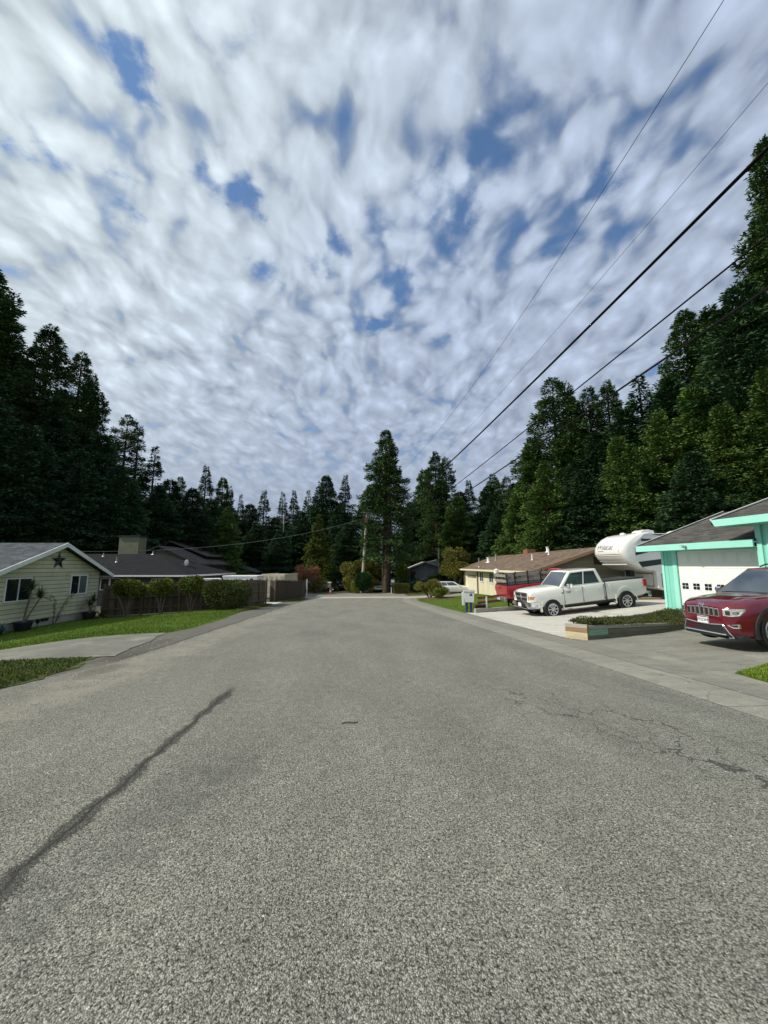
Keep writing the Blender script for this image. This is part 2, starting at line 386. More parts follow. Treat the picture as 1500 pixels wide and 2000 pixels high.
def conc_fn(joint):
    def f(nt, co, c):
        x, y, z = nt.xyz(co); flat = nt.comb(x, y, 0.0)
        r, g, b_ = nt.xyz(nt.vor(flat, 90.0).outputs['Color'])
        c = nt.vm('SCALE', c, scale=nt.ramp(r, 0, 1, 0.82, 1.18, smooth=False))
        streak = nt.noise(nt.comb(nt.m('MULTIPLY', x, 0.5), nt.m('MULTIPLY', y, 2.5), 0.0), 1.5, 5, 0.65)
        c = nt.vm('SCALE', c, scale=nt.ramp(streak, 0.3, 0.7, 0.80, 1.18, smooth=False))
        dn = nt.noise(flat, 4.5, 5, 0.7)
        c = nt.mix(nt.m('MULTIPLY', nt.ramp(dn, 0.54, 0.72), 0.55), c, (0.095, 0.092, 0.078))
        sp = nt.noise(flat, 0.9, 6, 0.72)
        c = nt.mix(nt.m('MULTIPLY', nt.ramp(sp, 0.52, 0.70), 0.5), c, (0.33, 0.32, 0.27))
        ck = nt.vor(nt.vm('ADD', flat, nt.vm('SCALE', nt.noise(flat, 2.0, 4, 0.65, out=1), scale=0.5)), 0.33, 'DISTANCE_TO_EDGE').outputs['Distance']
        c = nt.mix(nt.m('MULTIPLY', nt.m('LESS_THAN', ck, 0.0022), 0.5), c, (0.05, 0.048, 0.042))
        if joint:
            j = nt.m('LESS_THAN', nt.m('ABSOLUTE', nt.m('SUBTRACT', nt.m('FRACT', nt.m('DIVIDE', y, joint)), 0.5)), 0.012 / joint)
            c = nt.mix(nt.m('MULTIPLY', j, 0.7), c, (0.07, 0.068, 0.06))
        return c
    return f
mat('gutter_concrete', (0.215, 0.210, 0.180), 0.85, 0.08, 0.8, bump=0.4, bscale=40, fn=conc_fn(3.0))
mat('apron_concrete', (0.185, 0.182, 0.156), 0.85, 0.10, 0.8, bump=0.4, bscale=40, fn=conc_fn(4.3))
mat('new_concrete', (0.46, 0.45, 0.41), 0.8, 0.06, 0.6, bump=0.2, bscale=40, fn=conc_fn(0))
mat('old_concrete', (0.150, 0.146, 0.126), 0.85, 0.22, 0.9, bump=0.5, bscale=30, fn=conc_fn(0), dirt=((0.10, 0.095, 0.08), 0.7, 1.3))
mat('valley_concrete', (0.36, 0.35, 0.31), 0.85, 0.08, 0.8, fn=conc_fn(0))
mat('soil', (0.045, 0.040, 0.028), 0.95, 0.4, 1.5, bump=0.6, bscale=14)
def lawn_fn(nt, co, c):
    n = nt.noise(co, 1.2, 4, 0.6); c = nt.mix(nt.ramp(n, 0.45, 0.72), c, (0.085, 0.120, 0.020))
    n2 = nt.noise(co, 40, 3, 0.7); return nt.vm('SCALE', c, scale=nt.ramp(n2, 0.3, 0.7, 0.55, 1.4, smooth=False))
mat('lawn', (0.075, 0.140, 0.014), 0.9, 0.25, 1.5, bump=0.8, bscale=60, fn=lawn_fn, spec=0.2)
mat('verge', (0.062, 0.078, 0.022), 0.95, 0.4, 2.5, bump=0.8, bscale=30, dirt=((0.05, 0.042, 0.03), 0.8, 3.0), spec=0.2)
mat('mulch', (0.085, 0.040, 0.022), 0.95, 0.4, 12.0, bump=0.9, bscale=40)
leafmat('grass_blades', (0.060, 0.125, 0.010), (0.17, 0.235, 0.028))
leafmat('weeds', (0.06, 0.11, 0.014), (0.14, 0.15, 0.04))

# ------------------------------------------------------------------ terrain, road, drives
def terrain():
    xs = np.unique(np.concatenate([np.linspace(-260, -40, 34), np.linspace(-40, 40, 130), np.linspace(40, 260, 34)]))
    ys = np.unique(np.concatenate([np.linspace(-30, 0, 12), np.linspace(0, 60, 100), np.linspace(60, 420, 50)]))
    vs = [(x, y, G(x, y) - 0.07) for y in ys for x in xs]; nx = len(xs); fs = []
    for j in range(len(ys) - 1):
        for i in range(nx - 1):
            q = j * nx + i; fs.append((q, q + 1, q + nx + 1, q + nx))
    mb = MB(); mb.add(vs, fs); o = mb.build('ground', 'soil', smooth=60, fix=False); o['kind'] = 'structure'
terrain()
patch('road', [(-9.0, -8), (-6.6, 3), (-5.5, 6.2), (-5.4, 8), (-5.75, 9.6), (-6.0, 13), (-6.1, 18), (-6.0, 26), (-6.0, 35), (-5.9, 42.4)],
      [(4.5, -8), (4.5, 3), (4.45, 6), (4.4, 10), (4.32, 18), (4.3, 26), (4.4, 34), (5.6, 42.4)], 'asphalt', 0.0, 0.3, 40, jitter=0.02, seed=3)
patch('cross_street', [(-9.5, 46.2), (12, 46.2)], [(-14, 53), (12, 53)], 'apron_concrete', 0.0, 0.5, 12)
patch('valley_gutter', [(-8.5, 42.4), (5.6, 42.4), (10.5, 43.6)], [(-9.5, 46.2), (6, 46.2), (12, 46.2)], 'valley_concrete', 0.004, 0.5, 8)
# right-hand gutter pan, rolled kerb and apron
patch('gutter', [(4.46, -8), (4.46, 3), (4.43, 6), (4.36, 10), (4.28, 18), (4.26, 26), (4.36, 34), (5.5, 42.4)],
      [(5.25, -8), (5.25, 3), (5.2, 6), (5.12, 10), (5.05, 18), (5.0, 26), (5.1, 34), (6.2, 42.4)], 'gutter_concrete', 0.004, 0.3, 6)
patch('kerb', [(5.25, -8), (5.25, 3), (5.2, 6), (5.12, 10), (5.05, 18), (5.0, 26), (5.1, 34), (6.2, 42.4)],
      [(6.1, -8), (6.1, 3), (6.05, 6), (6.0, 10), (5.95, 18), (5.85, 26), (5.9, 34), (7.0, 42.4)], 'apron_concrete', 0.008, 0.3, 6)
patch('driveway_slab', [(5.98, 5.3), (6.0, 10.5)], [(14.6, 6.5), (13.6, 15.2)], 'apron_concrete', 0.012, 0.4, 24)
patch('driveway', [(5.93, 10.6), (5.9, 20.3)], [(24, 15.5), (24, 21.5)], 'new_concrete', 0.016, 0.4, 36)
patch('side_driveway', [(5.6, 38.0), (7.2, 42.2)], [(14.2, 42.0), (14.6, 47.5)], 'apron_concrete', 0.012, 0.4, 20)
# left-hand drive
patch('left_driveway', [(-4.95, 8.72), (-5.3, 11.0), (-5.75, 12.75)], [(-13.5, 7.4), (-13.5, 8.6), (-13.5, 9.9)], 'old_concrete', 0.012, 0.25, 26, jitter=0.03, seed=5)
patch('container_drive', [(-5.85, 30.3), (-5.85, 33.6)], [(-13.5, 31.5), (-13.5, 36)], 'new_concrete', 0.012, 0.4, 12)
patch('lawn', [(-5.65, 12.8), (-5.45, 14.4), (-5.6, 18), (-6.0, 21.6)], [(-17.2, 9.4), (-17.2, 14), (-16.0, 23.0), (-7.0, 25.4)], 'lawn', 0.006, 0.3, 40, jitter=0.035)
patch('verge', [(-6.2, 21.4), (-5.85, 24), (-5.8, 30.2)], [(-7.2, 25.0), (-6.7, 27), (-6.5, 30.2)], 'verge', 0.006, 0.3, 6, jitter=0.03)
patch('verge', [(-5.8, 33.7), (-4.6, 38), (-5.0, 43.5)], [(-6.5, 33.7), (-6.3, 38), (-6.3, 46)], 'verge', 0.008, 0.3, 6, jitter=0.05)
patch('verge', [(-4.95, 6.0), (-4.9, 7.4), (-5.2, 8.70)], [(-8.5, 5.2), (-9.0, 6.6), (-9.5, 8.0)], 'verge', 0.010, 0.15, 12, jitter=0.06)
patch('ranch_lawn', [(5.85, 20.6), (5.80, 26), (5.9, 34), (6.2, 38)], [(12.2, 22.5), (12.5, 28), (13.0, 35), (13.6, 41.5)], 'lawn', 0.014, 0.3, 20)
patch('lawn_strip', [(6.22, 2.5), (6.25, 5.7), (6.36, 6.22)], [(12, 2.5), (11, 5.9), (7.7, 6.80)], 'lawn', 0.022, 0.15, 16, jitter=0.015)
patch('far_lawn', [(6.8, 48), (6.8, 56)], [(20, 48), (20, 58)], 'verge', 0.006, 0.5, 12)

def quads(name, P, D, Wd, m, parent=None, tint=None, fold=None):
    """many rhombic leaves: base P, vector D (length), half-width vector Wd"""
    n = len(P); v = np.empty((n, 4, 3), np.float32)
    mid = P + D * 0.45
    v[:, 0] = P; v[:, 1] = mid + Wd; v[:, 2] = P + D; v[:, 3] = mid - Wd
    me = bpy.data.meshes.new(name)
    me.vertices.add(n * 4); me.vertices.foreach_set('co', v.ravel())
    me.loops.add(n * 4); me.loops.foreach_set('vertex_index', np.arange(n * 4, dtype=np.int32))
    me.polygons.add(n); me.polygons.foreach_set('loop_start', np.arange(0, n * 4, 4, dtype=np.int32))
    at = me.attributes.new('tint', 'FLOAT', 'FACE'); at.data.foreach_set('value', (np.random.RandomState(n).rand(n) if tint is None else tint).astype(np.float32))
    me.update(calc_edges=True)
    me.materials.append(MATS[m])
    if parent is None and name is None: return me
    o = bpy.data.objects.new(name, me); COL.objects.link(o)
    if parent: o.parent = parent
    return o
def unit(a): return a / np.maximum(1e-9, np.linalg.norm(a, axis=-1, keepdims=True))

def grass(name, regions, n, hgt, m, seed, label, dz=0.0):
    rs = np.random.RandomState(seed); P = []
    for A, Bq in regions:
        A = np.array(A, float); Bq = np.array(Bq, float); k = n // len(regions)
        t = rs.rand(k) * (len(A) - 1); i = np.minimum(t.astype(int), len(A) - 2); f = (t - i)[:, None]
        a = A[i] * (1 - f) + A[i + 1] * f; b = Bq[i] * (1 - f) + Bq[i + 1] * f
        P.append(a + (b - a) * rs.rand(k, 1))
    P = np.concatenate(P); z = np.array([G(x, y) for x, y in P]) + dz
    P3 = np.column_stack([P, z]); k = len(P3)
    az = rs.rand(k) * 6.283; ln = hgt * (0.4 + rs.rand(k))
    D = np.column_stack([np.cos(az) * .5, np.sin(az) * .5, np.ones(k)]) * ln[:, None]
    a2 = az + 1.57; Wd = np.column_stack([np.cos(a2), np.sin(a2), np.zeros(k)]) * (0.003 + 0.006 * rs.rand(k))[:, None]
    o = quads(name, P3, D, Wd, m); o['kind'] = 'stuff'; tag(o, label, 'grass'); return o
grass('grass', [([(-5.7, 12.85), (-5.5, 14.4), (-5.65, 18), (-6.05, 21.6)], [(-17.0, 9.6), (-17.0, 14), (-15.7, 22.8), (-7.0, 25.2)])], 120000, 0.045, 'grass_blades', 3, 'short bright green lawn grass in front of the star gable house')
grass('grass', [([(5.9, 20.8), (5.85, 26), (6.0, 34), (6.3, 38)], [(12, 22.7), (12.3, 28), (12.8, 35), (13.4, 41)])], 50000, 0.05, 'grass_blades', 4, 'green lawn grass between the kerb and the tan ranch house')
grass('grass', [([(6.25, 4.6), (6.28, 5.7), (6.40, 6.2)], [(9.5, 4.6), (9.5, 6.0), (7.7, 6.75)])], 40000, 0.045, 'grass_blades', 5, 'corner of green grass beside the dark red car driveway')
grass('weeds', [([(-5.0, 6.1), (-4.95, 7.4), (-5.3, 8.65)], [(-8.4, 5.3), (-8.9, 6.6), (-9.4, 8.0)])], 34000, 0.04, 'weeds', 6, 'patchy weedy grass between the left driveway and the road edge')
grass('weeds', [([(-5.8, 33.8), (-4.75, 38), (-5.2, 43)], [(-6.3, 33.8), (-6.1, 38), (-6.2, 45.5)]), ([(-6.2, 21.4), (-5.95, 24), (-5.95, 30)], [(-7.1, 24.8), (-6.6, 27), (-6.4, 30)])], 14000, 0.10, 'weeds', 7, 'rough grass growing along the foot of the brown board fences')

# ------------------------------------------------------------------ foliage
leafmat('redwood_leaf', (0.018, 0.050, 0.016), (0.092, 0.155, 0.046))
leafmat('fir_leaf', (0.016, 0.046, 0.022), (0.066, 0.122, 0.052))
leafmat('green_conifer_leaf', (0.040, 0.095, 0.022), (0.140, 0.215, 0.050))
leafmat('cedar_leaf', (0.055, 0.085, 0.014), (0.13, 0.16, 0.028))
leafmat('shrub_leaf', (0.055, 0.090, 0.016), (0.22, 0.245, 0.045))
leafmat('olive_leaf', (0.070, 0.082, 0.016), (0.18, 0.17, 0.034))
leafmat('lime_leaf', (0.090, 0.110, 0.015), (0.20, 0.22, 0.04))
leafmat('hedge_leaf', (0.040, 0.068, 0.016), (0.19, 0.215, 0.07))
leafmat('topiary_leaf', (0.010, 0.045, 0.012), (0.025, 0.085, 0.020))
leafmat('red_leaf', (0.14, 0.068, 0.040), (0.28, 0.13, 0.08))
leafmat('sword_leaf', (0.040, 0.055, 0.020), (0.09, 0.105, 0.045))
leafmat('blue_leaf', (0.10, 0.15, 0.17), (0.20, 0.27, 0.29))
mat('bark', (0.060, 0.040, 0.028), 0.95, 0.35, 3.0, bump=0.8, bscale=12, stretch=(4, 4, 0.5))
mat('grey_bark', (0.16, 0.13, 0.10), 0.9, 0.25, 4.0, bump=0.5, bscale=20)
mat('twig', (0.10, 0.060, 0.035), 0.9, 0.3, 4.0)

def conifer(name, seed, H, R, t0, nbr, prof, leaf, el=(0.10, -0.12), up=0.10, spl=0.36, spw=0.060, dens=54, gap=0.0, wide=0.42, tops=1, trunk_r=0.4, droop=0.25):
    """returns (trunk mesh, crown mesh) of a conifer with its foot at the origin"""
    rs = np.random.RandomState(seed); Ps, Ds, Ws, Ts = [], [], [], []
    tm = MB(); lean = rs.uniform(-.25, .25, 2)
    stems = [(0, 0, 1.0)]
    for k in range(tops - 1):
        a = rs.uniform(0, 6.28); stems.append((math.cos(a) * R * .28, math.sin(a) * R * .28, rs.uniform(.86, .97)))
    for si, (sx, sy, hs) in enumerate(stems):
        h = H * hs
        if si == 0 or t0 > .1:
            tm.tube([(sx * .3, sy * .3, -.3), (sx * .4, sy * .4, H * .03), (sx, sy, H * .35), (sx + lean[0], sy + lean[1], h * .7), (sx + lean[0], sy + lean[1], h * .985)],
                    [trunk_r * 1.35, trunk_r, trunk_r * .75, trunk_r * .4, .03], 9)
        n = nbr if si == 0 else nbr // 3
        tt = t0 + (1 - t0) * rs.rand(n) ** 0.85; tt[: 6] = rs.uniform(.95, .995, 6)
        if si: tt = .5 + .49 * rs.rand(n)
        az = rs.rand(n) * 6.283
        ph = rs.uniform(0, 6.28, 4)
        lob = np.sin(az * 2 + tt * 9 + ph[0]) * .5 + np.sin(az * 3 - tt * 17 + ph[1]) * .5 + np.sin(az + tt * 31 + ph[2]) * .4
        for t, a, lb in zip(tt, az, lob):
            if lb < -1.0 + gap * 1.1 and t < .93: continue
            L = R * prof(t) * rs.uniform(.62, 1.06) * (1 + .16 * lb)
            if si: L *= .6
            if L < .12: L = .12
            e = lerp(el[1], el[0], t) + rs.normal(0, .10)
            dirv = np.array([math.cos(a), math.sin(a), 0]); lat = np.array([-math.sin(a), math.cos(a), 0])
            zb = t * h; bx = sx + lean[0] * t; by = sy + lean[1] * t
            k = max(5, int(L * dens * (0.7 + .3 * L / R)))
            s = (0.12 + .88 * rs.rand(k) ** .62)
            spread = wide * L * (1.08 - s) * 1.15 + .14
            u = rs.uniform(-1, 1, k) * spread
            z = zb + L * (math.sin(e) * s - droop * s * s + up * s ** 4) + rs.normal(0, .11 + .02 * L, k)
            p = np.outer(s * L * math.cos(e), dirv) + np.outer(u, lat); p[:, 0] += bx; p[:, 1] += by; p[:, 2] = z
            ang = np.clip(u / np.maximum(.2, spread), -1, 1) * 1.0 + rs.normal(0, .35, k)
            d = np.outer(np.cos(ang), dirv) + np.outer(np.sin(ang), lat); d[:, 2] = rs.normal(.02 + .25 * up, .34, k)
            d = unit(d); ln = spl * rs.uniform(.55, 1.25, k)
            rnd = unit(rs.normal(0, 1, (k, 3)) + np.array([0, 0, 1.1])); wv = unit(np.cross(d, rnd))
            Ps.append(p); Ds.append(d * ln[:, None]); Ws.append(wv * (spw * rs.uniform(.6, 1.3, k))[:, None])
            Ts.append(np.clip(rs.uniform(.1, .9) * .55 + rs.rand(k) * .45, 0, 1))
            if L > 1.2 and rs.rand() < .8:
                q = [(bx, by, zb)] + [(bx + dirv[0] * L * f, by + dirv[1] * L * f, zb + L * (math.sin(e) * f - droop * f * f + up * f ** 4)) for f in (.45, .85)]
                tm.tube(q, [.05 + .012 * L, .035, .012], 3, caps=False)
    P, D, Wd, T = (np.concatenate(q) for q in (Ps, Ds, Ws, Ts))
    cr = quads(name + '_crown', P, D, Wd, leaf, tint=T); tr = tm.build(name + '_trunk', 'bark', smooth=60, fix=False)
    out = (tr.data, cr.data); bpy.data.objects.remove(cr); bpy.data.objects.remove(tr)
    return out + (H, R)
def p_red(t): return (1 - t) ** .52 * (.75 + .25 * math.sin(t * 3.1)) * (1.0 if t > .2 else .75 + t * 1.25)
def p_cone(t): return (1 - t) ** .92
def p_col(t): return min(1, (1 - t) ** .5 * 1.08) * (.85 if t < .15 else 1)
PROTO = {
    'A': [conifer('redwood', 11, 30, 5.8, .14, 470, p_red, 'redwood_leaf', tops=3, gap=.16, trunk_r=.5), conifer('redwood', 12, 30, 6.2, .10, 470, p_red, 'redwood_leaf', tops=2, gap=.24, trunk_r=.5)],
    'B': [conifer('open_redwood', 21, 26, 5.2, .16, 270, p_red, 'redwood_leaf', tops=2, gap=.5, el=(.2, -.05), trunk_r=.38, up=.2), conifer('open_redwood', 22, 26, 5.2, .16, 250, p_col, 'redwood_leaf', tops=2, gap=.5, el=(.1, -.1), trunk_r=.38, up=.2)],
    'C': [conifer('spruce', 31, 20, 3.7, .06, 330, p_cone, 'fir_leaf', gap=.15, el=(.25, -.15), up=.2, trunk_r=.22, spl=.31), conifer('spruce', 32, 20, 4.1, .06, 300, p_cone, 'fir_leaf', gap=.28, el=(.2, -.1), up=.25, trunk_r=.22, spl=.31)],
    'D': [conifer('conifer', 41, 20, 5.6, .02, 460, lambda t: (1 - t) ** .75, 'green_conifer_leaf', gap=.12, el=(.15, -.1), up=.16, trunk_r=.3, spl=.31), conifer('conifer', 42, 20, 5.0, .02, 450, lambda t: (1 - t) ** .6 * (.9 + .1 * math.sin(t * 14)), 'green_conifer_leaf', tops=2, gap=.16, up=.12, trunk_r=.3, spl=.31),
          conifer('conifer', 43, 20, 5.4, .03, 460, p_red, 'fir_leaf', tops=2, gap=.12, up=.1, trunk_r=.3, spl=.33)],
    'L': [conifer('cedar', 51, 12.5, 4.2, .05, 260, lambda t: (1 - t) ** .85 * (.85 + .15 * math.sin(t * 25)), 'cedar_leaf', gap=.1, el=(.25, .1), up=-.05, droop=.3, trunk_r=.2, spl=.28)],
    'E': [conifer('redwood', 61, 24, 5.6, .20, 400, lambda t: p_red(t), 'redwood_leaf', tops=2, gap=.26, trunk_r=.48, up=.16)],
}
def conifer_thing(name, label, cx, cd, ztop, key, idx=0, rw=1.0, group=None, seed=0):
    tr, cr, H, R = PROTO[key][idx % len(PROTO[key])]
    loc = W(cx, cd); h = ztop - loc.z; rs = random.Random(seed * 7 + 3)
    k = h / H; kr = rw * k ** .7
    t = thing(name, label, 'tree', loc, rs.uniform(0, 6.28), group, scale=(kr, kr, k))
    for nm, me in (('trunk', tr), ('crown', cr)):
        o = bpy.data.objects.new(nm, me); COL.objects.link(o); o.parent = t
    return t
# ------------------------------------------------------------------ trees: (across, ahead, top height, kind, variant, width, name, label)
TREES = [
 (-49.8, 44, 39.2, 'A', 0, 1.12, 'redwood', 'tallest dark redwood at the left edge of the photo, cut off by the frame'),
 (-44.1, 47, 33.0, 'A', 1, 1.06, 'redwood', 'broad dark redwood with a blunt top, second tree in from the left edge'),
 (-42.0, 50, 31.2, 'A', 0, 0.9, 'redwood', 'dark redwood pressed against the right shoulder of the broad blunt redwood'),
 (-40.4, 52, 26.1, 'B', 0, 1.01, 'redwood', 'gappy redwood on the descending left skyline just below the broad blunt redwood'),
 (-39.2, 56, 24.2, 'B', 1, 1.06, 'redwood', 'open sky pierced conifer above the olive chimney on the left skyline'),
 (-35.9, 58, 20.1, 'C', 1, 1.4, 'conifer', 'last thin branchy conifer at the foot of the left skyline above the dark gabled house'),
 (-37.7, 70, 18.0, 'B', 0, 0.9, 'conifer', 'bushy top conifer behind the left end of the dark gabled roof'),
 (-30.9, 66, 18.9, 'C', 0, 1.46, 'spruce', 'conifer with a long bare spire rising over the dark hip roof'),
 (-27.6, 55, 12.6, 'D', 2, 1.4, 'conifer', 'broad dark blue green conifer directly behind the satellite dish'),
 (-28.9, 68, 17.4, 'D', 1, 0.9, 'conifer', 'conifer just right of the long bare spire on the left'),
 (-27.3, 72, 15.0, 'C', 1, 1.01, 'conifer', 'short pointed conifer in the dip of the skyline above the white trailer'),
 (-23.9, 58, 10.4, 'D', 0, 1.12, 'conifer', 'low dark conifer behind the small grey shed roof'),
 (-25.5, 80, 17.3, 'C', 0, 1.51, 'spruce', 'leftmost of the row of pointed spruces above the shipping container'),
 (-22.2, 84, 17.6, 'C', 1, 1.34, 'spruce', 'second of the pointed spruces above the shipping container, counted from the left'),
 (-19.7, 84, 18.2, 'C', 0, 1.29, 'spruce', 'third of the pointed spruces above the shipping container, counted from the left'),
 (-16.1, 80, 17.3, 'C', 1, 1.23, 'spruce', 'spruce tucked against the left side of the wide rounded fir in mid picture'),
 (-11.9, 76, 19.5, 'D', 2, 1.23, 'fir', 'wide rounded dark fir left of the utility pole'),
 (-8.3, 78, 20.2, 'C', 0, 1.4, 'spruce', 'slim dark spire between the wide rounded fir and the big central redwood'),
 (-10.1, 60, 9.5, 'L', 0, 1.12, 'cedar', 'light yellow green cedar with drooping tips left of the utility pole'),
 (0.2, 56, 21.7, 'E', 0, 1.12, 'redwood', 'big solitary redwood with a bare double trunk at the end of the road'),
 (9.1, 66, 21.6, 'A', 1, 0.95, 'redwood', 'pale green redwood to the right of the big solitary redwood'),
 (11.2, 68, 21.2, 'B', 0, 1.01, 'redwood', 'thin topped redwood with bare branch ends, right neighbour of the pale green redwood'),
 (17.9, 78, 19.1, 'C', 0, 1.54, 'spruce', 'small far spire above the wires over the white wagon'),
 (20.6, 70, 18.5, 'D', 0, 1.22, 'conifer', 'rounded far conifer behind the left end of the brown roof'),
 (23.6, 72, 18.5, 'B', 1, 1.02, 'conifer', 'wispy far conifer seen between the rounded far conifer and the right hand forest'),
 (20.9, 52, 19.7, 'D', 1, 1.28, 'conifer', 'sunlit green conifer at the left end of the right hand forest'),
 (23.0, 50, 26.9, 'B', 1, 1.34, 'redwood', 'open topped redwood standing proud above the left end of the right hand forest'),
 (26.3, 52, 25.8, 'A', 0, 0.96, 'redwood', 'redwood right of the open topped redwood, crossed by the middle wire'),
 (28.2, 50, 25.8, 'B', 0, 1.09, 'redwood', 'feathery redwood in the middle of the right hand skyline'),
 (30.8, 50, 26.7, 'A', 1, 0.96, 'redwood', 'rounded redwood left of the pointed top on the right hand skyline'),
 (33.6, 48, 26.0, 'C', 1, 1.92, 'conifer', 'pointed conifer in the notch left of the tall pair of redwoods'),
 (37.1, 44, 33.1, 'A', 0, 1.22, 'redwood', 'left one of the tall pair of redwoods above the teal garage'),
 (40.4, 44, 33.5, 'A', 1, 1.22, 'redwood', 'right one of the tall pair of redwoods above the teal garage'),
 (42.4, 36, 48.4, 'A', 0, 1.02, 'redwood', 'giant redwood rising along the right edge of the photo through the wires'),
 (18.2, 42, 13.2, 'D', 0, 1.22, 'conifer', 'bright green conifer with a full skirt behind the middle of the brown roof'),
 (24.2, 38, 14.8, 'D', 1, 1.09, 'conifer', 'brownish green conifer behind the white travel trailer'),
 (28.2, 38, 17.5, 'D', 0, 1.15, 'conifer', 'conifer filling the forest edge above the left end of the teal roof'),
 (36.7, 36, 30.0, 'D', 2, 1.28, 'conifer', 'tall full conifer at the foot of the giant redwood on the right edge'),
 (30.3, 33, 15.9, 'D', 1, 1.09, 'conifer', 'near conifer over the ridge of the teal garage'),
 (33.0, 31, 18.3, 'D', 0, 1.15, 'conifer', 'nearest conifer at the right edge above the teal house'),
]
for i, (cx, cd, zt, key, v, rw, nm, lab) in enumerate(TREES):
    conifer_thing(nm, lab, cx, cd, zt, key, v, rw, seed=i + 1)
FILL = {
 ('dark conifer in the crowded forest behind the houses on the left', 'conifers of the left forest'):
  [(-52.8, 52, 32, 'A', 0), (-58, 50, 36, 'A', 1), (-38.4, 40, 16.6, 'D', 2), (-35.5, 43, 14.8, 'D', 2), (-32.4, 46, 13.6, 'D', 2), (-40.5, 38, 19, 'D', 2), (-31.1, 52, 12.3, 'D', 2), (-45, 42, 23, 'D', 2),
   (-50, 40, 26, 'D', 2), (-41, 46, 21, 'D', 2), (-37, 49, 18.5, 'D', 2), (-47, 54, 27, 'A', 0), (-34, 60, 15, 'D', 2), (-28, 62, 12, 'D', 2), (-56, 46, 30, 'D', 2), (-44, 36, 17, 'D', 2)],
 ('dark conifer in the shaded wood behind the shipping container', 'conifers of the far wood'):
  [(-19.8, 70, 10.3, 'D', 2), (-26.3, 75, 13.5, 'D', 2), (-22, 66, 8.5, 'D', 2), (-15.5, 70, 11.5, 'D', 2), (-8, 70, 12.5, 'D', 2), (-4.0, 74, 13, 'D', 2), (-12, 84, 14.5, 'D', 2), (-29.5, 84, 15, 'C', 1), (-33, 80, 15, 'D', 2), (-6, 64, 8.5, 'D', 2), (-17, 62, 6.5, 'D', 2)],
 ('dark green conifer in the dense forest behind the ranch house and the teal house', 'conifers of the right forest'):
  [(5.0, 70, 13, 'D', 2), (7.9, 72, 20, 'D', 1), (14.2, 70, 15, 'D', 2), (17.0, 62, 14.5, 'D', 2), (11.5, 60, 12.5, 'D', 1), (16, 54, 9.5, 'D', 2), (20, 58, 14, 'D', 2), (22.3, 44, 13.7, 'D', 2), (17.0, 48, 10.5, 'D', 0), (29.9, 46, 20.9, 'D', 2), (25.5, 45, 17.5, 'D', 2), (33.5, 42, 23, 'D', 2),
   (38, 40, 26.8, 'D', 1), (35, 33, 22, 'D', 2), (21, 40, 11.5, 'D', 2), (32, 38, 20, 'D', 1), (26, 41, 14.5, 'D', 2), (46.5, 37, 50, 'A', 1), (40, 31, 26, 'D', 2), (27.5, 33.5, 11.5, 'D', 2), (24.5, 48, 18, 'D', 1), (36, 48, 24, 'D', 2), (45, 42, 34, 'A', 1), ],
}
s_ = 100
for (lab, grp), lst in FILL.items():
    for cx, cd, zt, key, v in lst:
        s_ += 1
        conifer_thing('conifer', lab, cx, cd, zt, key, v, 1.3, group=grp, seed=s_)

# a far wood that closes the horizon behind everything
def far_wood():
    rs = np.random.RandomState(5); Ps, Ds, Ws = [], [], []
    for k in range(120):
        a = rs.uniform(-1.0, 1.0); r = rs.uniform(88, 120); cx, cd = math.sin(a) * r, math.cos(a) * r
        if abs(a) > .75: cx, cd = cx * .75, cd * .75
        l = W(cx, cd); h = rs.uniform(8, 13); R = rs.uniform(3, 4.5); n = 1300
        t = rs.rand(n) ** 1.2; ang = rs.rand(n) * 6.283; q = R * (1 - t) ** .8 * rs.uniform(.3, 1.05, n)
        p = np.column_stack([l.x + np.cos(ang) * q, l.y + np.sin(ang) * q, l.z + t * h])
        d = np.column_stack([np.cos(ang), np.sin(ang), rs.normal(-.1, .3, n)]); d = unit(d) * rs.uniform(.6, 1.3, (n, 1))
        Ps.append(p); Ds.append(d); Ws.append(unit(np.cross(d, rs.normal(0, 1, (n, 3)))) * .28)
    o = quads('forest', np.concatenate(Ps), np.concatenate(Ds), np.concatenate(Ws), 'fir_leaf'); o['kind'] = 'stuff'
    tag(o, 'dark low wood closing the view behind the far street', 'forest')
far_wood()

# ------------------------------------------------------------------ broadleaf shrubs, hedges, small trees
def blob_leaves(rs, blobs, n, ls, lw, shell=.55, boxy=False, up=.25):
    """leaves in ellipsoids (cx,cy,cz,rx,ry,rz)"""
    bl = np.array(blobs, float); wgt = bl[:, 3] * bl[:, 4] + bl[:, 3] * bl[:, 5]; idx = rs.choice(len(bl), n, p=wgt / wgt.sum()); b = bl[idx]
    d = unit(rs.normal(0, 1, (n, 3)))
    if boxy:
        d = d / np.max(np.abs(d), axis=1, keepdims=True) * (1 - .10 * rs.rand(n, 1)); d = d * .86 + unit(d) * .14
    rad = shell + (1.03 - shell) * rs.rand(n, 1) ** .6
    P = b[:, :3] + d * b[:, 3:] * rad
    D = unit(d + rs.normal(0, .65, (n, 3)) + [0, 0, up]) * (ls * rs.uniform(.6, 1.25, (n, 1)))
    Wv = unit(np.cross(D, rs.normal(0, 1, (n, 3)))) * (lw * rs.uniform(.7, 1.2, (n, 1)))
    return P, D, Wv, np.clip(rs.rand(n) * .6 + rs.rand(len(bl))[idx] * .4, 0, 1)
def stems_mb(stems):
    mb = MB()
    for pts, r0, r1 in stems:
        n = len(pts); mb.tube(pts, [r0 + (r1 - r0) * i / (n - 1) for i in range(n)], 6)
    return mb
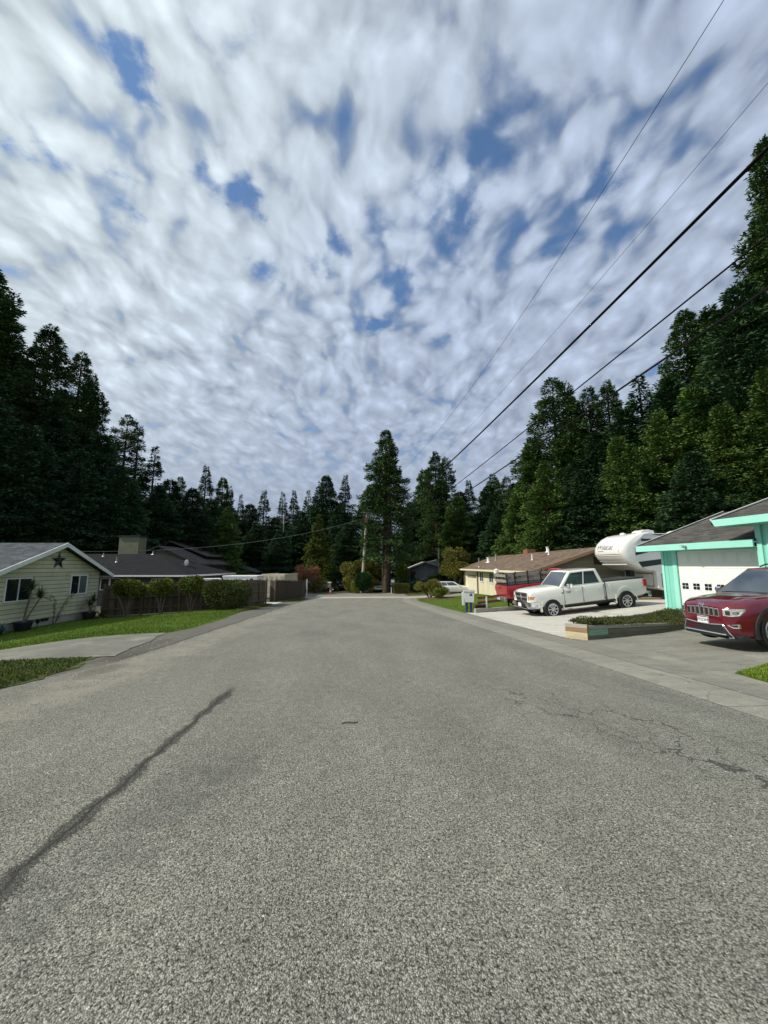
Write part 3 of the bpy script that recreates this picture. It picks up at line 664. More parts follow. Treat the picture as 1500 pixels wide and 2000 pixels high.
def bush(name, label, cat, loc, blobs, n, leaf, ls=.11, lw=.028, stems=(), wood='grey_bark', seed=1, boxy=False, shell=.5, group=None, crown='foliage'):
    t = thing(name, label, cat, loc, 0, group)
    P, D, Wv, T = blob_leaves(np.random.RandomState(seed), blobs, n, ls, lw, shell, boxy)
    quads(crown, P, D, Wv, leaf, parent=t, tint=T)
    if stems: stems_mb(stems).build('trunk' if cat == 'tree' else 'stems', wood, t, smooth=60)
    return t
rnd = random.Random(9)
def fan_stems(k, r, h, spread, seed, base=.12, r0=.035, r1=.012):
    q = random.Random(seed); out = []
    for i in range(k):
        a = 6.283 * i / k + q.uniform(-.4, .4); b = q.uniform(.6, 1) * spread
        out.append(([(math.cos(a) * base * .5, math.sin(a) * base * .5, -.05), (math.cos(a) * b * .35 + q.uniform(-.05, .05), math.sin(a) * b * .35, h * .4), (math.cos(a + .2) * b * .7, math.sin(a + .2) * b * .7, h * .75), (math.cos(a + .1) * b, math.sin(a + .1) * b, h)], r0, r1))
    return out
def cloud(n, R, H, z0, seed, br=.42):
    q = random.Random(seed); out = []
    for i in range(n):
        a = q.uniform(0, 6.28); t = q.random(); rr = R * math.sqrt(q.random()) * (1 - .35 * t); r = br * q.uniform(.6, 1.2)
        out.append((math.cos(a) * rr, math.sin(a) * rr, z0 + H * t, r, r, r * q.uniform(.65, .95)))
    return out
# clipped small trees before the left fence
for i, (cx, cd, w_, lab) in enumerate(((-14.95, 22.9, 1.1, 'leftmost clipped shrub on bare forked stems in front of the board fence, widest head'),
                                     (-13.25, 23.4, .86, 'middle clipped shrub on bare forked stems in front of the board fence'),
                                     (-11.75, 23.9, .86, 'clipped shrub on bare forked stems nearest to the round hedge, right of the other two'))):
    l = W(cx, cd); q = random.Random(i + 40)
    bl = [(q.uniform(-.44, .44) * w_, q.uniform(-.35, .35), 1.62 + q.uniform(-.2, .16), .40 * w_ * q.uniform(.9, 1.1), .44, .38) for _ in range(13)]
    bush('clipped_shrub', lab, 'shrub', l, bl, 11000, 'shrub_leaf', .10, .030, fan_stems(5, 1, 1.35, .55 * w_, i + 3, r0=.045, r1=.02), seed=60 + i, shell=.35, group='clipped shrubs on stems along the board fence')
l = W(-9.55, 23.7)
bush('hedge', 'big rounded clipped hedge bush at the corner of the left lawn, at the road side', 'hedge', l, [(0, 0, .88, 1.22, 1.0, .86), (-.2, 0, 1.12, 1.15, .9, .62), (.6, .1, 1.0, .85, .8, .78), (-.6, -.1, 1.1, .72, .8, .66)], 19000, 'hedge_leaf', .085, .026, fan_stems(4, 1, .8, .5, 8, r0=.05), seed=77, shell=.72)
# yard growth along the fence foot
def sword(name, label, cat, loc, n, ln, wd, leaf, seed, heads=((0, 0, 0),), stems=(), pot=None, droop=.5, group=None):
    t = thing(name, label, cat, loc, 0, group); rs = np.random.RandomState(seed); mb = MB(); tint = []
    for hx, hy, hz in heads:
        for k in range(n):
            a = rs.uniform(0, 6.283); e = rs.uniform(.1, 1.45); L = ln * rs.uniform(.7, 1.1); pts = []
            for f in (0, .35, .7, 1):
                pts.append(Vector((hx + math.cos(a) * math.cos(e) * L * f, hy + math.sin(a) * math.cos(e) * L * f, hz + L * (math.sin(e) * f - droop * f * f * math.cos(e)))))
            sd = Vector((-math.sin(a), math.cos(a), 0)) * wd
            vs = []
            for p, s in zip(pts, (.6, 1, .8, .08)): vs += [p + sd * s, p - sd * s]
            mb.add(vs, [(0, 1, 3, 2), (2, 3, 5, 4), (4, 5, 7, 6)])
    o = mb.build('leaves', leaf, t, fix=False)
    at = o.data.attributes.new('tint', 'FLOAT', 'FACE'); at.data.foreach_set('value', np.repeat(rs.rand(len(o.data.polygons) // 3), 3).astype(np.float32))
    if stems: stems_mb(stems).build('stem', 'grey_bark', t, smooth=60)
    if pot:
        r, h = pot; MB().lathe([(r * .72, 0), (r * .98, h * .9), (r * 1.06, h * .9), (r * 1.06, h), (r * .9, h), (r * .85, h * .85)], n=24).build('pot', 'black_plastic', t, smooth=40)
    return t
mat('black_plastic', (0.012, 0.012, 0.016), 0.5, 0.2, 6)
sword('flax_plant', 'low dark strappy plant at the fence foot right of the star gable house', 'plant', W(-16.4, 22.9), 90, .85, .022, 'shrub_leaf', 5, droop=.7)
z0 = -1.5
sword('potted_palm', 'tall two stemmed cordyline in a black pot under the left house window', 'potted plant', W(-16.55, 18.15), 75, .68, .017, 'sword_leaf', 6, heads=((.10, .10, 1.85), (.05, .75, 1.42)),
      stems=(([(0, 0, .3), (.03, .03, .9), (.08, .08, 1.4), (.10, .10, 1.85)], .05, .035), ([(0, .08, .3), (.02, .25, .7), (.05, .75, 1.42)], .04, .025)), pot=(.36, .42), droop=.45)
sword('potted_palm', 'short spiky cordyline in a black pot near the right corner of the star gable house', 'potted plant', W(-16.45, 22.0), 60, .66, .016, 'sword_leaf', 7, heads=((.0, .0, .75), (.05, .18, .95)),
      stems=(([(0, 0, .3), (0, 0, .75)], .045, .035), ([(0, .05, .3), (.05, .18, .95)], .03, .02)), pot=(.34, .40), droop=.35)
sword('agave', 'blue grey succulent in a dark tray at the left foot of the star gable', 'potted plant', W(-16.5, 16.75), 40, .42, .035, 'blue_leaf', 8, heads=((0, 0, .2), (.1, .3, .15)), pot=(.3, .16), droop=.2)
# canes of a climbing rose
t = thing('climbing_rose', 'thin bare rose canes leaning on the siding between the two pots', 'plant', W(-16.75, 20.0))
stems_mb([([(0, 0, 0), (0, .05, .8), (0, -.02, 1.25), (0, -.3, 1.5), (0, -.55, 1.52)], .018, .010), ([(0, .15, 0), (0, .45, .7), (0, .85, 1.25), (0, 1.35, 1.6)], .018, .010), ([(0, .02, .5), (0, -.1, 1.1)], .012, .006), ([(0, .2, .1), (0, .5, .5), (0, .55, .8)], .012, .006)]).build('canes', 'twig', t, smooth=60)
rs = np.random.RandomState(4); n = 90; f = rs.rand(n)
yy = np.where(rs.rand(n) < .5, rs.normal(-.02, .06, n) - (f > .8) * .3, .15 + f * 1.1); P = np.column_stack([np.full(n, .03), yy, .3 + f * 1.2])
d = unit(rs.normal(0, 1, (n, 3))) * .09; quads('leaves', P, d, unit(np.cross(d, rs.normal(0, 1, (n, 3)))) * .03, 'shrub_leaf', parent=t)

# far end of the street
l = W(-2.85, 53.0)
bush('topiary', 'round dark green clipped ball bush at the foot of the utility pole', 'shrub', l, [(0, 0, 1.55, 1.12, 1.1, 1.2)], 9000, 'topiary_leaf', .13, .045, fan_stems(3, 1, .8, .2, 3), seed=31, shell=.85)
bush('lime_shrub', 'small lime yellow bush under the left side of the round topiary', 'shrub', W(-3.75, 52.6), [(0, 0, .4, .5, .45, .42), (-.35, .2, .9, .4, .4, .75)], 2200, 'lime_leaf', .12, .045, seed=32)
bush('rhododendron', 'large olive green rhododendron behind the utility pole and the round topiary', 'shrub', W(-3.6, 57.5), cloud(26, 3.6, 3.6, .6, 5, 1.0), 15000, 'olive_leaf', .20, .065, fan_stems(7, 1, 3, 2.4, 6, r0=.1), seed=33, shell=.45)
bush('red_shrub', 'leafless reddish brown shrub with a domed crown behind the shipping container', 'shrub', W(-10.7, 53), cloud(22, 1.75, 1.5, 1.9, 12, .6), 6500, 'red_leaf', .16, .035, fan_stems(14, 1, 2.9, 1.9, 13, r0=.05), 'twig', seed=34, shell=.2)
bush('shrub', 'yellow green loose shrub below the reddish brown shrub near the end of the brown fence', 'shrub', W(-9.0, 53), cloud(16, 1.2, 1.9, .3, 14, .55), 6000, 'olive_leaf', .14, .045, fan_stems(5, 1, 1.5, .8, 15), seed=35)
bush('clipped_hedge', 'low box hedge clipped square beside the double redwood trunk', 'hedge', W(2.35, 52.6), [(0, 0, .66, 1.05, .6, .66)], 7000, 'olive_leaf', .09, .03, seed=36, boxy=True, shell=.9)
bush('clipped_hedge', 'longer dark green clipped hedge in front of the blue grey house', 'hedge', W(3.7, 55), [(0, 0, .85, 1.7, .8, .85)], 8000, 'topiary_leaf', .10, .035, seed=37, boxy=True, shell=.9)
bush('young_tree', 'bright green leafy sapling left of the blue grey house', 'tree', W(2.7, 57), cloud(14, .8, 2.4, 1.6, 22, .5), 5000, 'cedar_leaf', .15, .05, fan_stems(2, 1, 2.4, .3, 5), seed=38, crown='crown')
l = W(4.75, 40.6)
bush('azalea', 'wide spreading olive shrub on the mulch bed at the road corner', 'shrub', l, cloud(26, 1.55, .9, .75, 17, .42), 11000, 'olive_leaf', .10, .034, fan_stems(12, 1, 1.1, 1.3, 18, r0=.03), 'twig', seed=39, shell=.3)
bush('azalea', 'pale green shrub at the right foot of the wide spreading olive shrub', 'shrub', W(5.55, 38.4), cloud(14, .75, .6, .35, 19, .32), 5000, 'shrub_leaf', .10, .034, fan_stems(8, 1, .6, .6, 20, r0=.02), 'twig', seed=40, shell=.3)
mb = MB(); ring = [(math.cos(a) * 2.0 * (1 + .1 * math.sin(3 * a)), math.sin(a) * 2.4 * (1 + .08 * math.cos(2 * a))) for a in [6.283 * k / 28 for k in range(28)]]
c0 = W(5.5, 39.4)
vs = [(c0.x, c0.y, G(c0.x, c0.y) + .16)] + [(c0.x + x * .55, c0.y + y * .55, G(c0.x + x * .55, c0.y + y * .55) + .12) for x, y in ring] + [(c0.x + x, c0.y + y, G(c0.x + x, c0.y + y) + .02) for x, y in ring]
fs = [(0, 1 + k, 1 + (k + 1) % 28) for k in range(28)] + [(1 + k, 29 + k, 29 + (k + 1) % 28, 1 + (k + 1) % 28) for k in range(28)]
mb.add(vs, fs); o = mb.build('mulch_bed', 'mulch', smooth=60); o['kind'] = 'structure'
bush('camellia_tree', 'small round headed yellow green tree left of the tan ranch house', 'tree', W(9.3, 49.5), cloud(26, 1.75, 3.0, 2.3, 25, .85), 12000, 'olive_leaf', .16, .055, fan_stems(5, 1, 2.6, 1.2, 26, r0=.11, r1=.05), seed=41, shell=.4, crown='crown')
bush('shrub', 'yellow green upright shrub at the gable end of the ranch house behind the white pickup', 'shrub', W(13.2, 23.4), cloud(12, .5, .9, .2, 27, .3), 3500, 'olive_leaf', .11, .04, seed=42)

mat('dry_leaf', (0.20, 0.075, 0.035), 0.8, .3, 20)
t_ = MB(); t_.add([(0, 0, .004), (.03, .018, .016), (.075, .004, .010), (.03, -.020, .012)], [(0, 1, 2), (0, 2, 3)]); o = t_.build('fallen_leaf', 'dry_leaf'); o.location = (-1.02, 1.55, G(-1.02, 1.55)); tag(o, 'small curled reddish dead leaf lying on the asphalt near the tarred seam', 'leaf')
o = MB().tube([(0, 0, .008), (.06, .012, .014), (.13, .004, .010), (.17, .02, .008)], .006, 5).build('fallen_twig', 'twig'); o.location = (-.10, 4.35, G(-.10, 4.35)); tag(o, 'short brown twig lying in the middle of the road', 'twig')
rs = np.random.RandomState(77); mb = MB()
for k in range(420):
    x, y = (rs.uniform(-5.4, -3.2), rs.uniform(5, 12)) if k < 300 else (rs.uniform(4.5, 5.9), rs.uniform(3, 12)); r = rs.uniform(.006, .022); z = G(x, y)
    v0 = [(x + r * a * rs.uniform(.6, 1.2), y + r * b * rs.uniform(.6, 1.2), z + r * c * rs.uniform(.5, 1)) for a, b, c in ((1, 0, .1), (0, 1, .1), (-1, 0, .1), (0, -1, .1), (.1, .1, 1))]
    mb.add(v0, [(0, 1, 4), (1, 2, 4), (2, 3, 4), (3, 0, 4)])
mat('grit_stone', (0.30, 0.285, 0.24), .9, .3, 30)
o = mb.build('gravel', 'grit_stone'); o['kind'] = 'stuff'; tag(o, 'loose grit scattered along the edges of the road', 'gravel')

rs = np.random.RandomState(31); n = 70; f = rs.rand(n); g_ = rs.rand(n) ** 1.5
px_, py_ = -16.3 + 5.5 * g_ * rs.rand(n), 10.6 + 7.0 * f; P3 = np.array([(x, y, G(x, y) + .05) for x, y in zip(px_, py_)]); az = rs.rand(n) * 6.28
mat('daisy_white', (0.75, 0.76, 0.70), .7, .05)
D = np.column_stack([np.cos(az), np.sin(az), .3 + 0 * az]) * .034; o = quads('daisies', P3, D, np.column_stack([-np.sin(az), np.cos(az), 0 * az]) * .014, 'daisy_white'); o['kind'] = 'stuff'; tag(o, 'tiny white daisies dotted over the left lawn', 'flowers')
# ------------------------------------------------------------------ building materials
def stripes(axis, pitch, width, dark, offset=0.0):
    def f(nt, co, c):
        q = nt.xyz(co)[axis]
        fr = nt.m('FRACT', nt.m('DIVIDE', nt.m('ADD', q, offset), pitch))
        k = nt.m('LESS_THAN', fr, width / pitch)
        cid = nt.m('FLOOR', nt.m('DIVIDE', nt.m('ADD', q, offset), pitch))
        wn = nt.node('ShaderNodeTexWhiteNoise', noise_dimensions='1D'); nt.put(wn.inputs['W'], cid)
        c = nt.vm('SCALE', c, scale=nt.ramp(wn.outputs[0], 0, 1, 0.92, 1.08, smooth=False))
        return nt.mix(nt.m('MULTIPLY', k, dark), c, (0.02, 0.022, 0.018))
    return f
def planks(axis, pitch, lo=.6, hi=1.35, w=.012):
    def f(nt, co, c):
        q = nt.m('DIVIDE', nt.xyz(co)[axis], pitch)
        wn = nt.node('ShaderNodeTexWhiteNoise', noise_dimensions='1D'); nt.put(wn.inputs['W'], nt.m('FLOOR', q))
        c = nt.vm('SCALE', c, scale=nt.ramp(wn.outputs[0], 0, 1, lo, hi, smooth=False))
        return nt.mix(nt.m('MULTIPLY', nt.m('LESS_THAN', nt.m('FRACT', q), w / pitch), .8), c, (0.012, 0.010, 0.008))
    return f
def shingles(sx, sz):
    def f(nt, co, c):
        x, y, z = nt.xyz(co)
        row = nt.m('FLOOR', nt.m('DIVIDE', z, sz)); al = nt.m('ADD', nt.m('ADD', x, y), nt.m('MULTIPLY', row, sx * .37))
        wn = nt.node('ShaderNodeTexWhiteNoise', noise_dimensions='2D'); nt.put(wn.inputs[0], nt.comb(nt.m('FLOOR', nt.m('DIVIDE', al, sx)), row, 0.0))
        c = nt.vm('SCALE', c, scale=nt.ramp(wn.outputs[0], 0, 1, .70, 1.32, smooth=False))
        e = nt.m('LESS_THAN', nt.m('FRACT', nt.m('DIVIDE', z, sz)), .16)
        return nt.mix(nt.m('MULTIPLY', e, .5), c, (0.015, 0.015, 0.015))
    return f
mat('sage_siding', (0.545, 0.530, 0.365), 0.75, 0.07, 1.2, fn=stripes(2, .205, .022, .9), dirt=((.25, .26, .18), .35, 2.0))
mat('foundation', (0.36, 0.34, 0.30), 0.9, 0.15, 1.5, bump=.3, dirt=((.17, .16, .14), .6, 3.0))
mat('grey_shingle', (0.066, 0.076, 0.090), 0.9, 0.12, 1.2, fn=shingles(.33, .060), bump=.3, bscale=60, spec=.15)
mat('dark_shingle', (0.0085, 0.0095, 0.012), 0.9, 0.2, .8, fn=shingles(.33, .07), bump=.3, bscale=60, spec=.15)
mat('brown_shingle', (0.150, 0.108, 0.083), 0.9, 0.14, .7, fn=shingles(.33, .055), bump=.3, bscale=60, dirt=((.09, .07, .058), .5, 1.2), spec=.15)
mat('garage_shingle', (0.080, 0.078, 0.072), 0.9, 0.15, 1.5, fn=shingles(.30, .050), bump=.4, bscale=60, spec=.15)
mat('white_trim', (0.72, 0.73, 0.72), 0.55, 0.06, 2.0, dirt=((.45, .44, .40), .35, 3.0))
mat('white_paint', (0.80, 0.81, 0.79), 0.5, 0.03, 1.0)
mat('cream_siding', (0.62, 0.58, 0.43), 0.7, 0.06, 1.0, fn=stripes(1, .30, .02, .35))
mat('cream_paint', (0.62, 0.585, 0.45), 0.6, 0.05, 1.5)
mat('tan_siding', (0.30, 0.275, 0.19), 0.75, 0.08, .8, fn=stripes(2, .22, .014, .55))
mat('olive_stucco', (0.155, 0.165, 0.105), 0.9, 0.15, 2.0, bump=.3)
mat('dark_wall', (0.085, 0.095, 0.08), 0.8, 0.15, 1.0, fn=stripes(0, .3, .02, .5))
mat('brown_trim', (0.085, 0.050, 0.034), 0.6, 0.2, 3.0)
mat('brick', (0.20, 0.085, 0.055), 0.9, 0.3, 9.0, bump=.4)
mat('teal_siding', (0.215, 0.600, 0.515), 0.55, 0.05, 1.0, fn=stripes(0, .205, .016, .55), dirt=((.17, .46, .40), .3, 2.0))
mat('teal_trim', (0.300, 0.680, 0.590), 0.5, 0.05, 1.2, dirt=((.24, .54, .47), .3, 2.5))
mat('bluegrey_siding', (0.155, 0.185, 0.195), 0.75, 0.08, 1.0, fn=stripes(0, .35, .04, .75))
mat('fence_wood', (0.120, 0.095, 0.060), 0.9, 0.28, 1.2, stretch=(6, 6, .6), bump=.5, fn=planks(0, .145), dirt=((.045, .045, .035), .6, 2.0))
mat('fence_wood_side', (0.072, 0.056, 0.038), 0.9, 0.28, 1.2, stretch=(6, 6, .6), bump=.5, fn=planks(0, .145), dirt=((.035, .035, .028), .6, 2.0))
mat('post_wood', (0.14, 0.105, 0.07), 0.9, 0.3, 2.0, stretch=(6, 6, .6), bump=.4)
mat('glass_dark', (0.012, 0.018, 0.022), 0.04, 0.1, 1.0, spec=.9)
mat('curtain', (0.085, 0.115, 0.115), 0.25, 0.15, 3.0, stretch=(8, 8, .4), spec=.8)
mat('black_metal', (0.016, 0.016, 0.018), 0.45, 0.1, 4)
mat('dark_metal', (0.045, 0.045, 0.05), 0.4, 0.15, 4, metal=.6)
mat('galv', (0.42, 0.43, 0.44), 0.4, 0.12, 5, metal=.8)
mat('pole_wood', (0.42, 0.385, 0.335), 0.9, 0.18, 2.0, stretch=(8, 8, .5), bump=.5, dirt=((.16, .13, .11), .6, 1.0))
mat('wire', (0.006, 0.006, 0.007), 0.8, 0.05, spec=.1)
mat('wire_grey', (0.20, 0.20, 0.20), 0.5, 0.05)
mat('rust', (0.36, 0.12, 0.06), 0.8, 0.3, 5)
mat('container_paint', (0.72, 0.65, 0.47), 0.6, 0.06, 1.5, dirt=((.36, .29, .19), .5, 2.0))
mat('orange_plastic', (0.72, 0.13, 0.035), 0.5, 0.08)
mat('mail_grey', (0.56, 0.58, 0.57), 0.45, 0.06, 4, dirt=((.40, .41, .40), .4, 8))
mat('mail_blue', (0.012, 0.035, 0.13), 0.45, 0.15, 4)
mat('red_wood', (0.185, 0.070, 0.036), 0.8, 0.2, 3, stretch=(1, 1, 6))
mat('weathered', (0.34, 0.325, 0.285), 0.9, 0.22, 3, stretch=(.7, .7, 8), bump=.5, dirt=((.16, .15, .12), .5, 4))
mat('plank_brown', (0.26, 0.165, 0.095), 0.9, 0.22, 3, stretch=(.7, .7, 8), bump=.5)
mat('plank_pale', (0.47, 0.415, 0.28), 0.9, 0.2, 3, stretch=(.7, .7, 8), bump=.5, dirt=((.27, .22, .14), .6, 5))
mat('plank_dark', (0.145, 0.140, 0.10), 0.9, 0.25, 3, stretch=(.7, .7, 8), bump=.5, dirt=((.07, .08, .05), .7, 4))
mat('plank_green', (0.19, 0.36, 0.24), 0.8, 0.18, 3, stretch=(.7, .7, 8), bump=.4, dirt=((.15, .17, .10), .5, 5))

HR = -YAW
def wn(parent, plane, pos, sgn, a0, a1, z0, z1, panes=2, fr=.06, glass=('glass_dark',), frame='white_trim', name='window'):
    """window on a wall plane 'x' or 'y' at pos, facing sgn; a along the wall"""
    def put(mb_boxes, nm, m, par):
        mb = MB()
        for b0, b1, c0, c1, d0, d1 in mb_boxes:
            n0, n1 = sorted((pos + sgn * d0, pos + sgn * d1))
            if plane == 'x': mb.box(n0, n1, b0, b1, c0, c1)
            else: mb.box(b0, b1, n0, n1, c0, c1)
        return mb.build(nm, m, par)
    B = [(a0 - fr, a1 + fr, z1, z1 + fr, -.02, .05), (a0 - fr, a1 + fr, z0 - fr, z0, -.02, .06), (a0 - fr, a0, z0, z1, -.02, .05), (a1, a1 + fr, z0, z1, -.02, .05)]
    for k in range(1, panes):
        q = lerp(a0, a1, k / panes); B.append((q - fr * .4, q + fr * .4, z0, z1, -.02, .04))
    f = put(B, name, frame, parent)
    for k in range(panes):
        put([(lerp(a0, a1, k / panes), lerp(a0, a1, (k + 1) / panes), z0, z1, -.02, .012 + .002 * k)], 'pane', glass[k % len(glass)], f)
    return f
def slab(mb, pts, th):
    """roof slab from a top quad, thickness downwards"""
    n = len(pts); vs = list(pts) + [(x, y, z - th) for x, y, z in pts]
    return mb.add(vs, [tuple(range(n)), tuple(range(2 * n - 1, n - 1, -1))] + [(i, n + i, n + (i + 1) % n, (i + 1) % n) for i in range(n)])

# ------------------------------------------------------------------ star gable house
h = thing('house', 'sage green gable house with a dark metal star on its siding', 'house', W(-17, 20.2, -1.55), HR)
MB().prism([(-5.7, .42), (3.05, .42), (3.05, 2.63), (0, 4.05), (-5.7, 1.69)], -11, 0, 'x').build('wall', 'sage_siding', h)
MB().box(-10.96, -.035, -5.66, 3.01, -.5, .42).build('foundation', 'foundation', h)
rf = MB(); slab(rf, [(-11.3, 0, 4.2), (.40, 0, 4.2), (.40, 3.62, 2.51), (-11.3, 3.62, 2.51)], .10); slab(rf, [(-11.3, -6.2, 1.633), (.40, -6.2, 1.633), (.40, -.004, 4.2), (-11.3, -.004, 4.2)], .10)
rf.build('roof', 'grey_shingle', h)
MB().prism([(-6.2, 1.64), (0, 4.207), (3.66, 2.50), (3.66, 2.30), (0, 3.99), (-6.2, 1.43)], .403, .445, 'x').build('barge_board', 'white_trim', h)
MB().box(-11.3, .44, 3.622, 3.66, 2.30, 2.50).build('fascia', 'white_trim', h)
wn(h, 'x', 0, 1, -2.65, -1.42, 1.42, 2.40, 2); wn(h, 'x', 0, 1, .98, 2.06, 1.50, 2.45, 2, glass=('glass_dark', 'curtain'))
st = MB(); pts = []
for k in range(10):
    a = math.pi / 2 + k * math.pi / 5; r = .47 if k % 2 == 0 else .18; pts.append((math.cos(a) * r, math.sin(a) * r))
vs = [(0, y, z) for y, z in pts] + [(.09, 0, 0), (-.01, 0, 0)]
st.add(vs, [(k, (k + 1) % 10, 10) for k in range(10)] + [((k + 1) % 10, k, 11) for k in range(10)])
s_o = st.build('wall_star', 'black_metal', loc=None); s_o.location = W(-17, 20.2, -1.55) + Vector((.04, -.0, 3.27)); s_o.rotation_euler = (0, 0, HR)
tag(s_o, 'five pointed dark metal star hung on the sage green gable', 'wall decoration')
v_ = MB(); v_.box(0, .02, -.62, -.2, .28, .40)
for k in range(3): v_.box(.02, .03, -.6, -.22, .295 + k * .035, .31 + k * .035)
v_.build('vent', 'black_metal', h)
MB().box(-.01, .12, -3.72, -3.52, 1.02, 1.32).build('meter_box', 'dark_metal', h)
t = thing('path_light', 'small dark path light on the lawn right of the taller potted palm', 'garden light', W(-16.55, 18.9), 0)
MB().tube([(0, 0, -.1), (0, 0, .22)], .014, 6).build('stake', 'black_metal', t); MB().lathe([(.04, .22), (.055, .25), (.10, .36), (.11, .40), (.03, .43)], n=10).build('shade', 'dark_metal', t)

# ------------------------------------------------------------------ dark hip-roofed house behind the fence
h = thing('house', 'low house with a black hip roof and white gutter behind the board fence', 'house', W(-21, 34, -1.6), HR)
MB().box(-5, 5.4, -3.7, 4.2, -.5, 2.2).build('wall', 'dark_wall', h)
E0, E1, EY0, EY1, ez = -5.6, 6.1, -4.4, 4.9, 2.34
rf = MB(); rz = 4.10
top = [(-5.6, .2, rz), (1.0, .2, rz)]
vs = [(E0, EY0, ez), (E1, EY0, ez), (E1, EY1, ez), (E0, EY1, ez), top[0], top[1], (E0, EY0, ez - .1), (E1, EY0, ez - .1), (E1, EY1, ez - .1), (E0, EY1, ez - .1)]
rf.add(vs, [(0, 1, 5, 4), (1, 2, 5), (2, 3, 4, 5), (3, 0, 4), (0, 6, 7, 1), (1, 7, 8, 2), (2, 8, 9, 3), (3, 9, 6, 0), (6, 9, 8, 7)])
r_o = rf.build('roof', 'dark_shingle', h)
g_ = MB(); g_.box(E0, E1 + .1, EY0 - .10, EY0 - .002, ez - .10, ez + .02); g_.box(E1 + .002, E1 + .10, EY0, EY1, ez - .10, ez + .02); g_.build('gutter', 'white_trim', h)
for a0, a1 in ((-.95, -.35), (-.22, .5), (3.0, 3.5), (3.62, 4.2)): wn(h, 'y', -3.7, -1, a0, a1, 1.25, 2.05, 1)
for vx, vy, hh in ((-1.3, -1.7, .42), (-3.4, -.4, .3), (.6, .1, .28)):
    zz = ez + (vy - EY0) * (rz - ez) / (.2 - EY0); MB().lathe([(.12, zz - .02), (.06, zz + .06), (.05, zz + hh), (.065, zz + hh)], (vx, vy, 0), n=8).build('roof_vent', 'galv', r_o)
t = thing('satellite_dish', 'pale satellite dish on the right slope of the black hip roof', 'satellite dish', W(-17.0, 33.5, 1.25), HR)
d_ = MB(); d_.lathe([(.02, .0), (.20, .03), (.34, .10), (.34, .085), (.20, .012), (.02, -.015)], n=18, closed=True); d_.map(lambda x, y, z: (z * -.9 + y * .1, x, .42 + y * 1.0)); d_.build('dish', 'white_trim', t, smooth=50)
MB().tube([(0, 0, -.25), (0, 0, .2), (.02, 0, .42)], .025, 6).build('mast', 'galv', t); MB().tube([(0, 0, .2), (-.45, 0, .36)], .015, 5).build('arm', 'galv', t)
# chimney house
h = thing('house', 'dark shingled house with twin gables and an olive chimney behind the hip roofed house', 'house', W(-26.5, 46, -1.8), HR)
MB().prism([(-4.2, -.5), (4.0, -.5), (4.0, 3.7), (0, 5.5), (-4.2, 3.7)], .4, 12, 'y').build('wall', 'dark_wall', h)
rf = MB(); slab(rf, [(-.3, -.4, 5.65), (-.3, 12, 5.65), (4.6, 12, 3.5), (4.6, -.4, 3.5)], .16); slab(rf, [(-5.2, -.4, 3.5), (-5.2, 12, 3.5), (-.304, 12, 5.65), (-.304, -.4, 5.65)], .16)
slab(rf, [(-1.6, 4.4, 6.55), (-1.6, 12, 6.55), (3.4, 12, 4.6), (3.4, 4.4, 4.6)], .16); slab(rf, [(-5.4, 4.4, 4.9), (-5.4, 12, 4.9), (-1.604, 12, 6.55), (-1.604, 4.4, 6.55)], .16)
r_o = rf.build('roof', 'garage_shingle', h)
c_ = MB(); c_.box(1.0, 2.9, -9, -7.8, 2.9, 6.05); c_.build('chimney', 'olive_stucco', h); MB().box(.9, 3.0, -9.1, -7.7, 6.053, 6.15).build('chimney_cap', 'dark_metal', h)
MB().prism([(-3.9, 3.75), (0, 5.4), (3.7, 3.75)], .32, .397, 'y').build('gable_boards', 'olive_stucco', h)
# small grey shed
h = thing('shed', 'small shed with a pale grey pitched roof showing above the white trailer', 'shed', W(-20.6, 60, -2.2), HR)
MB().box(-1.6, 1.4, -2, 2, -.2, 2.6).build('wall', 'dark_wall', h)
rf = MB(); slab(rf, [(-1.9, -2.3, 3.75), (-1.9, 2.3, 3.75), (1.7, 2.3, 2.75), (1.7, -2.3, 2.75)], .12); rf.build('roof', 'grey_shingle', h)

# ------------------------------------------------------------------ trailers and container in the yard
mat('tyre', (0.014, 0.014, 0.015), 0.8, 0.2, 10)
mat('alloy', (0.55, 0.56, 0.58), 0.25, 0.05, 3, metal=.9)
def wheel(parent, x, y, r, wd, side, rimr, spokes=8, rim='alloy', z=None):
    """wheel part (rim) with a tyre child; side +1 = left of the vehicle"""
    z = r if z is None else z
    m = MB(); m.lathe([(rimr * .2, side * wd * .30), (rimr * .2, side * wd * .44)], n=12, axis='y')
    m.lathe([(rimr, -side * wd * .2), (rimr, side * wd * .46), (rimr * .93, side * wd * .50), (rimr * .86, side * wd * .44), (rimr * .84, -side * wd * .1)], n=28, axis='y', closed=True)
    for k in range(spokes):
        a = 6.283 * k / spokes; d = Vector((math.cos(a), 0, math.sin(a))); tv = Vector((-math.sin(a), 0, math.cos(a)))
        m.obox(d * rimr * .53 + Vector((0, side * wd * .38, 0)), d * rimr * .36, Vector((0, wd * .06, 0)), tv * rimr * (.085 if spokes > 6 else .12))
    w_ = m.build('wheel', rim, parent, smooth=35); w_.location = (x, y, z)
    t_ = MB(); hw = wd / 2
    t_.lathe([(rimr * .98, -hw * .8), (r * .93, -hw), (r * .985, -hw * .85), (r, -hw * .55), (r, hw * .55), (r * .985, hw * .85), (r * .93, hw), (rimr * .98, hw * .8)], n=36, axis='y', closed=True)
    b_ = t_.build('tyre', 'tyre', w_, smooth=40)
    k_ = MB(); k_.lathe([(rimr * .97, -hw * .5), (rimr * .97, side * hw * .12)], n=24, axis='y'); k_.build('brake_disc', 'black_metal', w_)
    return w_
